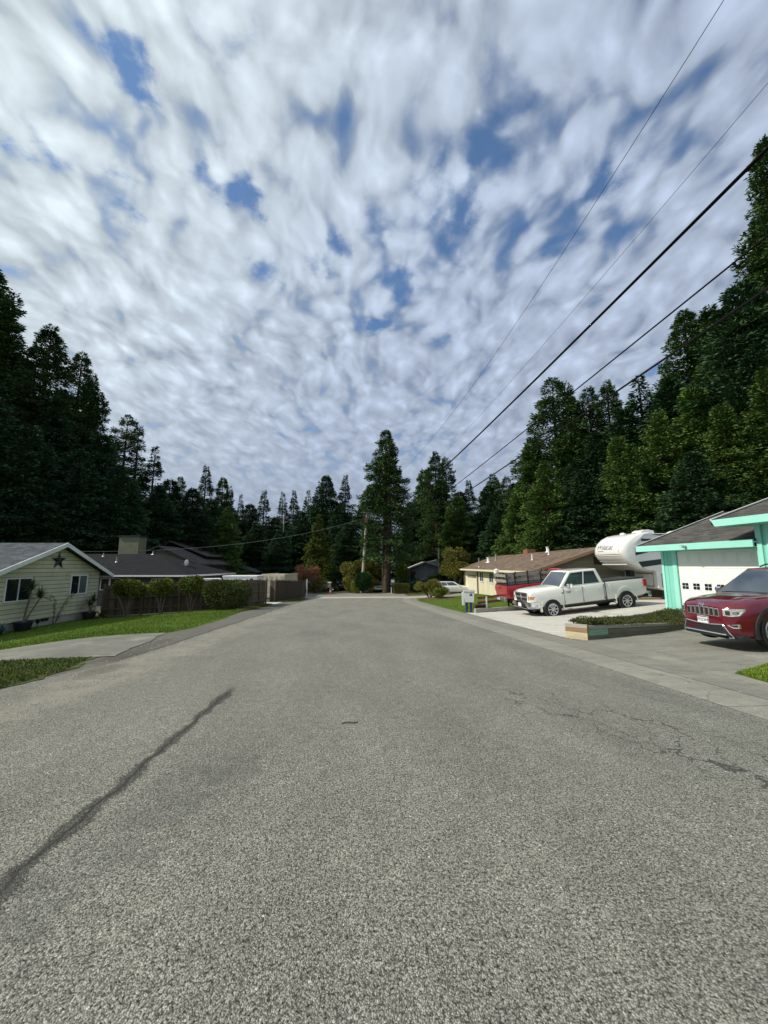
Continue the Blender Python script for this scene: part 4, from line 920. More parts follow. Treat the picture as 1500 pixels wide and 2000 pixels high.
def box_trailer(name, label, loc, rz, L, Wd, H, paint, two=None):
    t = thing(name, label, 'trailer', loc, rz)
    MB().box(-L / 2, L / 2, -Wd / 2, Wd / 2, .5, H).build('body', paint, t, bevel=.06)
    MB().box(-L / 2 - .03, L / 2 + .03, -Wd / 2 - .03, Wd / 2 + .03, H - .12, H + .03).build('roof_trim', 'white_trim', t, bevel=.02)
    MB().box(-.5, .5, -Wd / 2 - .02, -Wd / 2 - .003, .6, H - .35).build('door', two or paint, t, bevel=.008)
    for s in (-1, 1): wheel(t, 0.9, s * (Wd / 2 - .1), .34, .2, s, .2, 5)
    MB().tube([(-L / 2, 0, .5), (-L / 2 - 1.0, 0, .5)], .05, 6).build('tow_bar', 'black_metal', t)
    return t
box_trailer('cargo_trailer', 'white enclosed cargo trailer seen over the big round hedge', W(-12.3, 34.2), HR, 2.9, 2.0, 2.25, 'white_paint', 'cream_paint')
box_trailer('box_trailer', 'small white box trailer between the black hip roof and the big round hedge', W(-14.0, 31.4), HR + .5, 1.5, 1.3, 1.95, 'white_paint')
c = thing('shipping_container', 'cream shipping container with closed double doors behind the brown fence', 'shipping container', W(-12.35, 43.2, -2.05), HR)
b_ = MB(); b_.box(-1.16, 1.16, .06, 6.6, .12, 2.52); b_.build('body', 'container_paint', c)
co_ = MB()
for k in range(30):
    y = .3 + k * .21; co_.box(1.163, 1.20, y, y + .10, .2, 2.45); co_.box(-1.20, -1.163, y, y + .10, .2, 2.45)
co_.build('corrugation', 'container_paint', c)
f_ = MB()
for sx in (-1, 1):
    f_.box(sx * 1.22 - .07, sx * 1.22 + .07, 0, .16, 0, 2.6); f_.box(sx * 1.22 - .07, sx * 1.22 + .07, 6.5, 6.66, 0, 2.6); f_.box(sx * 1.225 - .045, sx * 1.225 + .045, .16, 6.5, 2.50, 2.6); f_.box(sx * 1.225 - .045, sx * 1.225 + .045, .16, 6.5, 0, .12)
f_.box(-1.15, 1.15, .0, .12, 2.47, 2.6); f_.box(-1.15, 1.15, 0, .12, 0, .13); f_.build('frame', 'container_paint', c)
for sx in (-1, 1):
    d_ = MB(); d_.box(min(sx * .012, sx * 1.14), max(sx * .012, sx * 1.14), -.02, .05, .14, 2.46); dd = d_.build('door', 'container_paint', c, bevel=.01)
    for q in (.28, .82): r_ = MB(); r_.tube([(sx * q, -.055, .12), (sx * q, -.055, 2.5)], .022, 6); r_.obox((sx * q, -.055, 1.0), (.16, 0, 0), (0, .015, 0), (0, 0, .02)); r_.build('lock_rod', 'galv', dd)
    k_ = MB()
    for zz in (.55, 1.2, 1.85): k_.box(min(sx * .06, sx * 1.1), max(sx * .06, sx * 1.1), -.026, -.021, zz, zz + .03)
    k_.box(min(sx * .5, sx * .62), max(sx * .5, sx * .62), -.03, -.021, 1.95, 2.07); k_.build('ribs', 'rust', dd)

# ------------------------------------------------------------------ board fences
def fence(name, label, segs, H=1.83, rails_side=1, m='fence_wood', cap=False, sag=0.0, seed=1, lift=0.0):
    """each segment: start, end in across/ahead metres; boards stay one mesh per segment; posts are parts"""
    p0 = W(*segs[0][0]); t = thing(name, label, 'fence', p0, 0); q = random.Random(seed)
    for (a, b) in segs:
        A, B = W(*a), W(*b); d = (B - A); d2 = Vector((d.x, d.y, 0)); L = d2.length; d2 /= L; nrm = Vector((-d2.y, d2.x, 0)); n = int(L / .145)
        mb = MB()
        for k in range(n):
            s = (k + .5) * L / n; p = A.lerp(B, s / L); p.z = G(p.x, p.y) + lift; hh = H + q.uniform(-.025, .025)
            c0 = Vector((s, q.uniform(-.006, .006), (p.z - A.z) + hh / 2 - .03)); mb.obox(c0, (L / n / 2 * .97, 0, 0), (0, .010, 0), (0, 0, hh / 2))
        o = mb.build('boards', m, t); o.location = A - p0; o.rotation_euler = (0, 0, math.atan2(d2.y, d2.x))
        rl = MB()
        for zz in (.35, H * .55, H - .22):
            a_, b_ = Vector((0, rails_side * .045, zz)), Vector((L, rails_side * .045, zz + B.z - A.z)); rl.beam(a_, b_, .045, .09)
        if cap: rl.beam((0, 0, H + .02), (L, 0, H + .02 + B.z - A.z), .13, .035)
        o = rl.build('rails', 'post_wood', t); o.location = A - p0; o.rotation_euler = (0, 0, math.atan2(d2.y, d2.x))
        np_ = max(1, round(L / 2.4))
        for k in range(np_ + 1):
            p = A.lerp(B, k / np_); p.z = G(p.x, p.y) + lift
            o = MB().box(-.05, .05, -.05, .05, -.3, H + .04).build('post', 'post_wood', t, bevel=.006); o.location = p - p0 + nrm * rails_side * .085; o.rotation_euler = (0, 0, math.atan2(d2.y, d2.x))
    return t
fence('board_fence', 'weathered brown board fence behind the clipped shrubs, turning a corner along the road', [((-16.95, 23.75), (-8.75, 25.6)), ((-8.75, 25.6), (-9.12, 30.0))], 1.83, -1, 'fence_wood', seed=2)
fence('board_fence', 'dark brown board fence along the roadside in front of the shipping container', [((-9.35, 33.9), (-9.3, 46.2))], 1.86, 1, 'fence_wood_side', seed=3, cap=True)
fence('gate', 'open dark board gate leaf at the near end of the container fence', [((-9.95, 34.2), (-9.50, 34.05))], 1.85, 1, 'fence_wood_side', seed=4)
t = thing('fence_post', 'pale upright post at the far end of the dark roadside fence', 'post', W(-9.2, 46.6)); MB().box(-.06, .06, -.06, .06, -.2, 2.0).build('post', 'white_trim', t, bevel=.01); MB().box(-.075, .075, -.075, .075, 2.002, 2.04).build('cap', 'white_trim', t)

# ------------------------------------------------------------------ tan ranch house
bz = -1.7
h = thing('house', 'long tan and cream ranch house with a brown shingle roof behind the parked pickups', 'house', W(10.0, 25.4, bz), HR)
def Z(z): return z - bz
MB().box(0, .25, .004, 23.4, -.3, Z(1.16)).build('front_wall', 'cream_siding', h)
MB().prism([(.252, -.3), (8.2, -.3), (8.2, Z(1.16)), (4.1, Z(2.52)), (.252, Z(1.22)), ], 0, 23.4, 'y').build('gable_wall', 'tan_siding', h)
rf = MB(); slab(rf, [(-.62, -.55, Z(1.11)), (4.1, -.55, Z(2.69)), (4.1, 23.9, Z(2.69)), (-.62, 23.9, Z(1.11))], .08); slab(rf, [(4.104, -.55, Z(2.69)), (8.9, -.55, Z(1.08)), (8.9, 23.9, Z(1.08)), (4.104, 23.9, Z(2.69))], .08)
r_o = rf.build('roof', 'brown_shingle', h)
MB().box(-.72, -.622, -.58, 23.9, Z(.95), Z(1.115)).build('gutter', 'cream_paint', h)
MB().prism([(-.62, Z(1.10)), (4.1, Z(2.68)), (8.9, Z(1.07)), (8.9, Z(.90)), (4.1, Z(2.50)), (-.62, Z(.92))], -.60, -.553, 'y').build('barge_board', 'plank_brown', h)
MB().box(-.60, -.003, -.5, 23.4, Z(1.0), Z(1.03)).build('soffit', 'cream_paint', h)
dz0 = G(*(W(10.0, 43)).xy) - bz
gd = MB(); gd.box(-.05, -.003, 16.4, 21.1, dz0, dz0 + 2.15)
g_o = gd.build('garage_door', 'cream_paint', h); m_ = MB()
for k in range(8): m_.box(-.065, -.052, 16.6 + k * .56, 16.95 + k * .56, dz0 + 1.68, dz0 + 2.0)
m_.build('door_windows', 'glass_dark', g_o)
MB().box(-.04, -.003, 15.9, 16.35, dz0, Z(1.0)).build('trim_board', 'brown_trim', h)
for y0, y1 in ((13.75, 15.05), (10.2, 11.5), (4.95, 5.9), (1.9, 3.7)): wn(h, 'x', 0, -1, y0, y1, Z(-.08), Z(.82), 2 if y1 - y0 > 1 else 1, fr=.09)
d_o = MB().box(-.06, -.003, 7.3, 8.7, Z(-1.2), Z(.95)).build('front_door', 'brown_trim', h, bevel=.01); MB().lathe([(.02, 0), (.035, .03), (.02, .06)], (-.12, 8.5, Z(-.2)), 'x', 8).build('handle', 'galv', d_o)
for k in range(2): MB().box(-.03, -.003, 9.1 + k * 2.9, 9.6 + k * 2.9, Z(-.1), Z(.85)).build('shutter', 'cream_paint', h)
av = MB(); av.box(3.75, 4.45, -.03, -.003, Z(1.55), Z(2.05))
for k in range(5): av.box(3.8, 4.4, -.05, -.032, Z(1.58 + k * .09), Z(1.62 + k * .09))
av.build('attic_vent', 'brown_trim', h)
for cx, cd, hh, rr, m_ in ((10.1, 41.2, .9, .05, 'galv'), (11.6, 43, .5, .16, 'white_trim'), (12.3, 42.5, .6, .10, 'galv'), (11.8, 30.8, .40, .05, 'white_trim'), (13.1, 30.7, .38, .05, 'white_trim'), (13.95, 32.9, .38, .10, 'white_trim')):
    x = cx - 10; y = cd - 25.4; zz = Z(1.11) + (x + .62) * .3347
    MB().lathe([(rr * 2.4, zz - .05), (rr * 1.1, zz + .05), (rr, zz + hh), (rr * 1.4, zz + hh), (rr * 1.4, zz + hh + .05)], (x, y, 0), n=10).build('roof_vent', m_, r_o)
ch = MB().box(3.9, 4.7, 12.0, 13.2, Z(2.3), Z(3.05)).build('chimney', 'brick', r_o)
t = thing('lamp_post', 'white globe lamp on a short post in front of the ranch house windows', 'lamp', W(8.55, 29.6), 0)
MB().tube([(0, 0, -.1), (0, 0, 1.9)], .04, 8).build('post', 'white_trim', t); MB().lathe([(.05, 1.9), (.16, 1.98), (.20, 2.12), (.16, 2.27), (.20, 2.29), (.04, 2.40)], n=12).build('lantern', 'white_trim', t, smooth=50)

# ------------------------------------------------------------------ blue-grey house
h = thing('house', 'blue grey board and batten house with a pale slanting roof behind the clipped hedges', 'house', W(5.5, 60.5, -2.1), HR)
MB().prism([(-1.6, 0), (3.2, 0), (3.2, 4.6), (1.0, 4.05), (-1.6, 2.95)], 0, 8, 'y').build('wall', 'bluegrey_siding', h)
rf = MB(); slab(rf, [(-3.4, -.9, 2.55), (.9, -.9, 4.25), (.9, 8, 4.25), (-3.4, 8, 2.55)], .16); slab(rf, [(.904, -.9, 4.25), (4.2, -.9, 3.2), (4.2, 8, 3.2), (.904, 8, 4.25)], .16); rf.build('roof', 'weathered', h)
MB().prism([(-1.9, .9), (2.4, 2.2), (2.4, 1.95), (-1.9, .65)], -.25, -.05, 'y').build('stair_stringer', 'weathered', h)
MB().box(-1.4, -.55, -.03, -.003, 1.5, 2.7).build('window', 'glass_dark', h); MB().beam((-2.9, -.5, 0), (-2.5, -.5, 2.7), .12, .12).build('post', 'post_wood', h)

# ------------------------------------------------------------------ teal house
TO = Vector((10.9, 14.4)); tz = -0.14
h = thing('house', 'bright teal house with a white garage door and dark roofs, right edge of the photo', 'house', W(TO.x, TO.y, tz), math.radians(-82) + HR)
MB().box(-.62, 0, 0, 8, -.4, 2.32).build('garage_wall', 'teal_siding', h)
MB().box(0.003, 3.10, .10, 8, -.4, 2.315).build('garage_body', 'teal_siding', h)
MB().box(0.002, 3.10, .004, .098, 2.135, 2.31).build('door_header', 'teal_siding', h)
tr_ = MB(); tr_.box(-.66, -.56, -.03, .06, -.3, 2.31); tr_.box(-.19, -.01, -.025, -.003, -.1, 2.31); tr_.build('corner_trim', 'teal_trim', h)
# garage door: four rows of raised panels, the second from the top row line carries small windows
def white_fn(nt, co, c): return c
d_ = MB(); d_.box(.012, 3.08, .03, .085, .01, 2.13); rows = [(0.03, .54), (.56, 1.07), (1.09, 1.60), (1.62, 2.12)]
for z0, z1 in rows: d_.box(.014, 3.078, .022, .0298, z0, z1)
go = d_.build('garage_door', 'white_paint', h); pn = MB(); gw = MB(); n7 = 7
for ri, (z0, z1) in enumerate(rows):
    for k in range(n7):
        x0 = .05 + k * 3.0 / n7; x1 = x0 + 3.0 / n7 - .05
        if ri == 1:
            for i in range(2):
                for j in range(2): gw.box(x0 + .055 + i * .13, x0 + .165 + i * .13, .010, .0215, z1 - .30 + j * .115, z1 - .205 + j * .115)
            pn.box(x0 + .02, x1 - .02, .016, .0216, z1 - .34, z1 - .315); pn.box(x0 + .02, x1 - .02, .016, .0216, z1 - .06, z1 - .04)
        else:
            for a0, a1, b0, b1 in ((x0, x1, z0 + .07, z0 + .085), (x0, x1, z1 - .085, z1 - .07), (x0, x0 + .012, z0 + .085, z1 - .085), (x1 - .012, x1, z0 + .085, z1 - .085)): pn.box(a0, a1, .014, .0216, b0, b1)
pn.build('panel_moulding', 'white_trim', go); gw.build('door_windows', 'glass_dark', go)
sl_ = .348
rf = MB(); slab(rf, [(-1.17, -.55, 2.36), (3.14, -.55, 2.36), (3.14, 3.70, 3.84), (-1.17, 3.70, 3.84)], .07); slab(rf, [(-1.17, 3.704, 3.84), (3.14, 3.704, 3.84), (3.14, 8.3, 2.3), (-1.17, 8.3, 2.3)], .07)
r_o = rf.build('garage_roof', 'garage_shingle', h)
MB().box(-1.20, 3.14, -.60, -.552, 2.15, 2.365).build('fascia', 'teal_trim', h)
MB().box(-1.14, 3.14, -.55, -.003, 2.14, 2.16).build('soffit', 'teal_siding', h)
rk = MB(); rk.prism([(-.58, 2.37), (3.70, 3.87), (8.3, 2.33), (8.3, 2.14), (3.70, 3.68), (-.58, 2.18)], -1.225, -1.203, 'x'); rk.build('rake_board', 'dark_metal', h)
rk = MB(); rk.prism([(-.60, 2.385), (3.72, 3.90), (3.72, 3.87), (-.60, 2.355)], -1.26, -1.227, 'x'); rk.build('drip_edge', 'white_trim', h)
# wing nearer the camera
MB().box(3.17, 9, -.42, 7, -.4, 2.80).build('wing_wall', 'teal_siding', h)
tr_ = MB(); tr_.box(3.12, 3.27, -.46, -.423, -.4, 2.78); tr_.box(3.38, 3.52, -.45, -.423, -.4, 2.78); tr_.box(3.13, 3.167, -.42, -.1, -.4, 2.78); tr_.build('wing_trim', 'teal_trim', h)
rf = MB(); slab(rf, [(2.42, -1.02, 2.99), (9.5, -1.02, 2.99), (9.5, 4.2, 4.72), (2.42, 4.2, 4.72)], .07); slab(rf, [(2.42, 4.204, 4.72), (9.5, 4.204, 4.72), (9.5, 9, 3.0), (2.42, 9, 3.0)], .07); rf.build('wing_roof', 'garage_shingle', h)
MB().prism([(2.38, 3.0), (9.5, 3.0), (9.5, 2.79), (2.50, 2.79)], -1.07, -1.022, 'y').build('wing_fascia', 'teal_trim', h)
MB().box(2.5, 9.4, -1.02, -.425, 2.78, 2.80).build('wing_soffit', 'teal_siding', h)
rk = MB(); rk.prism([(-1.05, 3.0), (4.2, 4.74), (4.2, 4.58), (-1.05, 2.84)], 2.378, 2.4, 'x'); rk.build('wing_rake_board', 'dark_metal', h)
rk = MB(); rk.prism([(-1.05, 3.035), (4.2, 4.775), (4.2, 4.742), (-1.05, 3.002)], 2.35, 2.39, 'x'); rk.build('wing_drip_edge', 'white_trim', h)
fl = MB(); fl.lathe([(.03, 0), (.05, .03), (.075, .12), (.07, .125)], n=10, axis='y'); fl.map(lambda x, y, z: (1.0 + x * .7, -.60 - y * .7, 2.28 + z * .7 - y * .3)); f_o = fl.build('flood_light', 'galv', h)
MB().tube([(1.0, -.60, 2.28), (.88, -.64, 2.30), (.82, -.67, 2.28)], .012, 5).build('lamp_bracket', 'galv', f_o)

# ------------------------------------------------------------------ timber planter
N_, E_, F_, B_ = Vector((6.26, 10.13)), Vector((5.98, 10.72)), Vector((10.75, 11.30)), Vector((12.35, 14.3))
gz = lambda v: G(v.x, v.y)
t = thing('planter', 'low raised bed walled with mismatched weathered planks between the two driveways', 'planter', (N_.x, N_.y, gz(N_)), 0)
def plank(a, b, z0a, z1a, z0b, z1b, m, th=.05, nm='plank'):
    a, b = Vector(a), Vector(b); d = (b - a).normalized(); nv = Vector((-d.y, d.x)) * th
    vs = [(a.x, a.y, z0a), (b.x, b.y, z0b), (b.x, b.y, z1b), (a.x, a.y, z1a)]; vs = vs + [(x + nv.x, y + nv.y, z) for x, y, z in vs]
    mb = MB().add([(x - N_.x, y - N_.y, z - gz(N_)) for x, y, z in vs], [(0, 1, 2, 3), (7, 6, 5, 4), (0, 4, 5, 1), (1, 5, 6, 2), (2, 6, 7, 3), (3, 7, 4, 0)])
    return mb.build(nm, m, t, bevel=.006)
zn, ze = gz(N_) - .06, gz(E_) - .06
for z0, z1, m in ((0, .10, 'plank_pale'), (.104, .25, 'plank_pale'), (.254, .36, 'plank_brown'), (.364, .47, 'weathered')): plank(E_, N_, ze + z0, ze + z1, zn + z0, zn + z1, m)
zt = zn + .47; ztf = gz(F_) + .10
def at(s): return N_.lerp(F_, s)
def top(s): return lerp(zt, ztf, s)
D_ = (F_ - N_).normalized()
plank(N_ + D_ * .01, at(.999), zn, zn + .17, gz(F_) - .1, gz(F_) - .03, 'plank_dark')
plank(N_ + D_ * .06, at(.16), zn + .175, zn + .34, lerp(zn + .175, gz(F_) - .026, .16), lerp(zn + .34, gz(F_) + .05, .16), 'plank_green')
plank(at(.163), at(.999), lerp(zn + .175, gz(F_) - .026, .163), lerp(zn + .34, gz(F_) + .05, .163), gz(F_) - .026, gz(F_) + .05, 'plank_dark')
plank(N_ + D_ * .06, at(.999), zn + .345, zn + .45, gz(F_) + .054, gz(F_) + .10, 'weathered')
plank(N_ + D_ * .01, N_ + D_ * .055, zn + .173, zt, zn + .173, zt, 'plank_brown', nm='corner_post')
plank(E_ + Vector((.05, 0)), B_, ze + .1, ze + .44, gz(B_) - .1, gz(B_) + .12, 'weathered', th=-.05)
sv = []; sf = []
for i in range(13):
    for j in range(7):
        p = N_.lerp(F_, i / 12).lerp(E_.lerp(B_, i / 12), j / 6); bump_ = .10 * math.sin(math.pi * j / 6) * (1 if i > 0 else .3)
        sv.append((p.x - N_.x, p.y - N_.y, lerp(zt - .07, gz(p) + .06, i / 12) + bump_ - gz(N_)))
for i in range(12):
    for j in range(6): sf.append((i * 7 + j, i * 7 + j + 1, i * 7 + j + 8, i * 7 + j + 7))
MB().add(sv, sf).build('soil_fill', 'soil', t, smooth=60)
leafmat('heath_leaf', (0.030, 0.046, 0.014), (0.095, 0.100, 0.030))
rs = np.random.RandomState(21); n = 36000
cl = rs.rand(95, 2); pick = rs.randint(0, 95, n); uv = cl[pick] + rs.normal(0, .05, (n, 2)) * [1, 1.2]
keep = (uv[:, 0] > .02) & (uv[:, 0] < 1.02) & (uv[:, 1] > -.04) & (uv[:, 1] < .97); uv = uv[keep]; pick = pick[keep]; n = len(uv)
hgt = .03 + .12 * rs.rand(95)
Pn = np.array([[*(N_.lerp(F_, u).lerp(E_.lerp(B_, u), v))] for u, v in uv]); zg = np.array([lerp(zt - .07, G(x, y) + .06, min(1, u)) for (x, y), (u, v) in zip(Pn, uv)])
dist = np.linalg.norm((uv - cl[pick]) / [.09, .11], axis=1); zz = zg + .06 + hgt[pick] * np.clip(1.1 - dist * .6, 0, 1) * rs.rand(n) ** .4
P3 = np.column_stack([Pn, zz]); d = unit(rs.normal(0, 1, (n, 3)) + [0, 0, .5]) * (.055 * rs.uniform(.6, 1.3, (n, 1)))
o = quads('ground_cover', P3, d, unit(np.cross(d, rs.normal(0, 1, (n, 3)))) * .011, 'heath_leaf', tint=np.clip(rs.rand(n) * .5 + rs.rand(95)[pick] * .5, 0, 1)); o['kind'] = 'stuff'; tag(o, 'low heathery ground cover spilling over the plank sided bed', 'ground cover')

# ------------------------------------------------------------------ mailbox, rails, edging, cone, signs
l = W(4.50, 20.8); t = thing('mailbox', 'grey cluster mailbox on two blue posts at the kerb', 'mailbox', l, HR - math.radians(8))
for s in (-.12, .10): MB().box(s - .055, s + .055, -.05, .05, -.2, .58).build('post', 'mail_blue', t, bevel=.01)
b_ = MB(); b_.prism([(-.20, .56), (.24, .56), (.29, 1.10), (-.27, 1.10)], -.19, .19, 'y'); b_o = b_.build('box', 'mail_grey', t, bevel=.015)
b_ = MB(); b_.prism([(-.31, 1.103), (.32, 1.103), (.30, 1.17), (-.28, 1.17)], -.22, .22, 'y'); b_.build('lid', 'mail_grey', t, bevel=.015)
MB().box(-.36, -.235, -.17, .15, .40, 1.08).build('side_box', 'mail_grey', t, bevel=.012)
lg = MB(); lg.add([(x, -.194, z) for x, z in ((.02, .88), (.20, .91), (.14, .97), (.17, 1.02), (.05, 1.02), (.10, .985), (.04, .955))], [(0, 1, 2, 3, 4, 5, 6)]); lg.add([(x, -.1945, z) for x, z in ((.02, .95), (.07, .955), (.03, .99))], [(0, 1, 2)]); lg.build('emblem', 'mail_blue', b_o, fix=False)
MB().box(-.30, .30, -.12, .12, 1.172, 1.19).build('top_plate', 'galv', t)
t = thing('rail_fence', 'short two rail red brown fence with a white post beside the blue posted mailbox', 'fence', W(5.57, 21.4), 0)
pp = W(5.57, 21.4)
for zz, sh in ((.72, 0), (.46, .05)):
    a, b = W(5.05, 21.25 + sh) - pp, W(7.4, 22.5 + sh) - pp; a.z = zz; b.z = zz + .12; MB().beam(a, b, .04, .13).build('rail', 'red_wood', t, bevel=.006)
MB().box(-.035, .035, -.09, -.03, -.2, .80).build('post', 'white_trim', t, bevel=.006)
for q in (1.0,):
    p = W(5.57 + 1.5 * q, 21.4 + .82 * q) - pp; p.z = 0; o = MB().box(-.04, .04, -.04, .04, -.2, .9).build('post', 'red_wood', t); o.location = p + Vector((0, .06, 0))
t = thing('timber_edging', 'long weathered timber edging the ranch lawn along the white concrete drive', 'edging', W(4.75, 20.55), 0)
a, b = W(4.75, 20.55), W(7.6, 21.6); o = MB().beam(Vector((0, 0, .10)), b - a + Vector((0, 0, .10)), .12, .24).build('timber', 'weathered', t, bevel=.01)
a2 = W(4.72, 20.75); MB().beam(Vector((0, .05, .08)), W(4.95, 21.4) - a + Vector((0, 0, .08)), .10, .2).build('end_timber', 'weathered', t, bevel=.01)
t = thing('log', 'dark cut log lying on the lawn behind the cluster mailbox', 'log', W(5.9, 24.2), .3); MB().lathe([(.10, -.42), (.13, -.40), (.12, 0), (.13, .40), (.10, .42)], (0, 0, .13), 'x', 12).build('trunk_piece', 'bark', t, smooth=40)
t = thing('bucket', 'small white bucket on the lawn by the red brown rails', 'bucket', W(6.25, 24.5), 0); MB().lathe([(.11, 0), (.15, .3), (.155, .3), (.155, .32), (.14, .32), (.11, .05)], n=16).build('pail', 'white_trim', t, smooth=40); MB().tube([(.15, 0, .3), (.1, 0, .40), (0, 0, .44), (-.1, 0, .40), (-.15, 0, .3)], .006, 5).build('handle', 'galv', t)
t = thing('traffic_cone', 'orange traffic cone standing at the far side of the cross street', 'traffic cone', W(-7.15, 52.2), 0)
MB().lathe([(.20, .03), (.19, .06), (.045, .74), (.03, .76), (.02, .74)], n=20).build('cone', 'orange_plastic', t, smooth=40); MB().box(-.24, .24, -.24, .24, 0, .032).build('base', 'orange_plastic', t, bevel=.01)
MB().lathe([(.152, .26), (.117, .42)], n=20).map(lambda x, y, z: (x * 1.03, y * 1.03, z)).build('reflective_band', 'white_trim', t, smooth=40)
t = thing('sign', 'small white rectangular sign on a post left of the low box hedge', 'sign', W(1.2, 53.2), HR); MB().box(-.23, .23, -.02, .0, 1.42, 1.78).build('panel', 'white_trim', t, bevel=.004); MB().box(-.03, .03, .002, .05, -.2, 1.75).build('post', 'post_wood', t)
t = thing('marker_post', 'short white marker post at the foot of the double redwood trunk', 'post', W(.98, 52.3), HR); MB().box(-.05, .05, -.05, .05, -.1, .85).build('post', 'white_trim', t, bevel=.02); MB().box(-.055, .055, -.055, .055, .66, .74).build('band', 'orange_plastic', t)

# ------------------------------------------------------------------ poles and wires
pb = W(-3.12, 55); pt = W(-2.44, 55, 9.15)
t = thing('utility_pole', 'grey wooden utility pole with a short crossarm behind the round topiary', 'utility pole', pb)
dp = pt - pb; MB().tube([(0, 0, -.3), dp * .5, dp], [.25, .21, .17], 12).build('shaft', 'pole_wood', t, smooth=50)
MB().beam(dp + Vector((-.85, .16, -.05)), dp + Vector((.85, .16, -.05)), .09, .12).build('crossarm', 'pole_wood', t, bevel=.008)
for q in (-.75, -.4, .4, .75): MB().lathe([(.03, 0), (.05, .04), (.03, .08), (.055, .12), (.02, .16)], tuple(dp + Vector((q, .16, .015))), 'z', 8).build('insulator', 'galv', t)
MB().box(-.19, .19, -.26, -.14, 0, .72).map(lambda x, y, z: (x + dp.x * .86, y + dp.y * .86, z + dp.z * .86)).build('equipment_plate', 'rust', t, bevel=.01)
MB().tube([(dp.x * .9 + .3, -.05, dp.z * .9), (dp.x * .9 + .3, -.05, dp.z * .9 + .6)], .09, 10).build('fuse_holder', 'galv', t)
MB().tube([(-.16, -.12, 0), tuple(dp * .6 + Vector((-.15, -.12, 0)))], .03, 6).build('conduit', 'galv', t)
t = thing('utility_pole', 'short bare grey pole left of the round headed yellow green tree', 'utility pole', W(8.5, 60)); MB().tube([(0, 0, -.3), (.0, 0, 6.0)], [.16, .12], 10).build('shaft', 'pole_wood', t, smooth=50); MB().box(-.16, .16, -.05, .05, 5.55, 5.63).build('bracket', 'galv', t)
t = thing('utility_pole', 'thin far pole half hidden among the pointed spruces', 'utility pole', W(-18.4, 70)); MB().tube([(0, 0, -.3), (.0, 0, 12.8)], [.19, .12], 10).build('shaft', 'pole_wood', t, smooth=50); MB().beam((-.8, 0, 12.4), (.8, 0, 12.4), .1, .12).build('crossarm', 'pole_wood', t)
def wire(label, c, r, xe, m='wire', x0=-2.44, d0=55, de=-12.0):
    pts = []
    for k in range(121):
        s = 1 - (1 - k / 120) ** 1.0; pts.append(W(lerp(x0, xe, s), lerp(d0, de, s), sum(q * s ** i for i, q in enumerate(c))))
    o = MB().tube(pts, r, 6).build('overhead_wire', m, smooth=60); tag(o, label, 'wire', 'overhead wires from the utility pole')
wire('thin uppermost wire climbing to the top edge of the photo', (9.07, 8.08, -42.76, 35.82), .0035, 4.5)
wire('thin second wire from the top, leaving the photo by the right edge', (9.239, -8.628, 6.577, 3.023), .0035, 7.5)
wire('thickest black cable, running between the two thin upper wires and the two lower cables', (7.04, -5.594, 6.133, -.363), .024, 6.5)
wire('middle weight cable just below the thickest black cable', (6.321, -10.637, 19.605, -8.6), .014, 7.5)
wire('lowest long cable, sagging across the forest on the right', (4.43, -3.195, 4.531, -.1), .016, 6.5)
def drop(label, a, b, sag, r, m='wire_grey'):
    pts = []
    for i in range(21):
        f = i / 20; p = a.lerp(b, f); p.z -= sag * 4 * f * (1 - f); pts.append(p)
    o = MB().tube(pts, r, 5).build('overhead_wire', m, smooth=60); tag(o, label, 'wire')
drop('pale service wire sagging from the utility pole to the black hip roof', W(-2.5, 55, 8.4), W(-26.5, 33.5, 2.7), 1.3, .016)
drop('thin service wire between the utility pole and the short bare pole', W(-2.5, 55, 6.3), W(8.5, 60, 3.4), .5, .014)
# ------------------------------------------------------------------ vehicles
def paint(name, col, metal=0.0, rough=.28):
    m = mat(name, col, rough, .03, 1.0, metal=metal, coat=1.0, dirt=((col[0] * .75 + .03, col[1] * .75 + .028, col[2] * .75 + .022), .25, 1.2)); return m
paint('paint_maroon', (0.125, 0.006, 0.017), .2, .16); paint('paint_white', (0.74, 0.74, 0.70)); paint('paint_red', (0.33, 0.010, 0.018)); paint('paint_silver', (0.45, 0.46, 0.47), .4)
paint('paint_navy', (0.012, 0.018, 0.045)); paint('paint_black', (0.012, 0.012, 0.014)); paint('paint_blue', (0.14, 0.21, 0.32), .3); paint('rv_white', (0.78, 0.78, 0.76), rough=.35); paint('paint_old_white', (0.70, 0.72, 0.72), rough=.4)
mat('chrome', (0.80, 0.81, 0.82), 0.07, .03, 3, metal=1.0)
mat('steel_bumper', (0.48, 0.48, 0.49), 0.3, .08, 5, metal=.85)
mat('trim_black', (0.014, 0.014, 0.015), 0.55, .1, 5)
mat('trim_grey', (0.20, 0.20, 0.20), 0.45, .08, 5, metal=.4)
mat('auto_glass', (0.030, 0.042, 0.046), 0.03, .05, 1, coat=1.0, spec=1.0)
mat('lamp_clear', (0.62, 0.64, 0.66), 0.08, .1, 20, coat=1.0, spec=1.0, metal=.55)
mat('lamp_red', (0.40, 0.012, 0.014), 0.12, .1, 8, coat=1.0)
mat('lamp_amber', (0.52, 0.20, 0.03), 0.12, .1, 8, coat=1.0)
mat('plate_white', (0.72, 0.74, 0.76), 0.4, .03)
mat('plate_ink', (0.06, 0.07, 0.16), 0.5, .03)
mat('swoosh_grey', (0.025, 0.030, 0.034), 0.4, .06, 2); mat('script_grey', (0.20, 0.21, 0.22), 0.4, .05)
mat('rv_grey', (0.52, 0.52, 0.50), .5, .06)
mat('stake_wood', (0.25, 0.225, 0.195), .9, .25, 3, stretch=(.7, 8, 8), bump=.4)

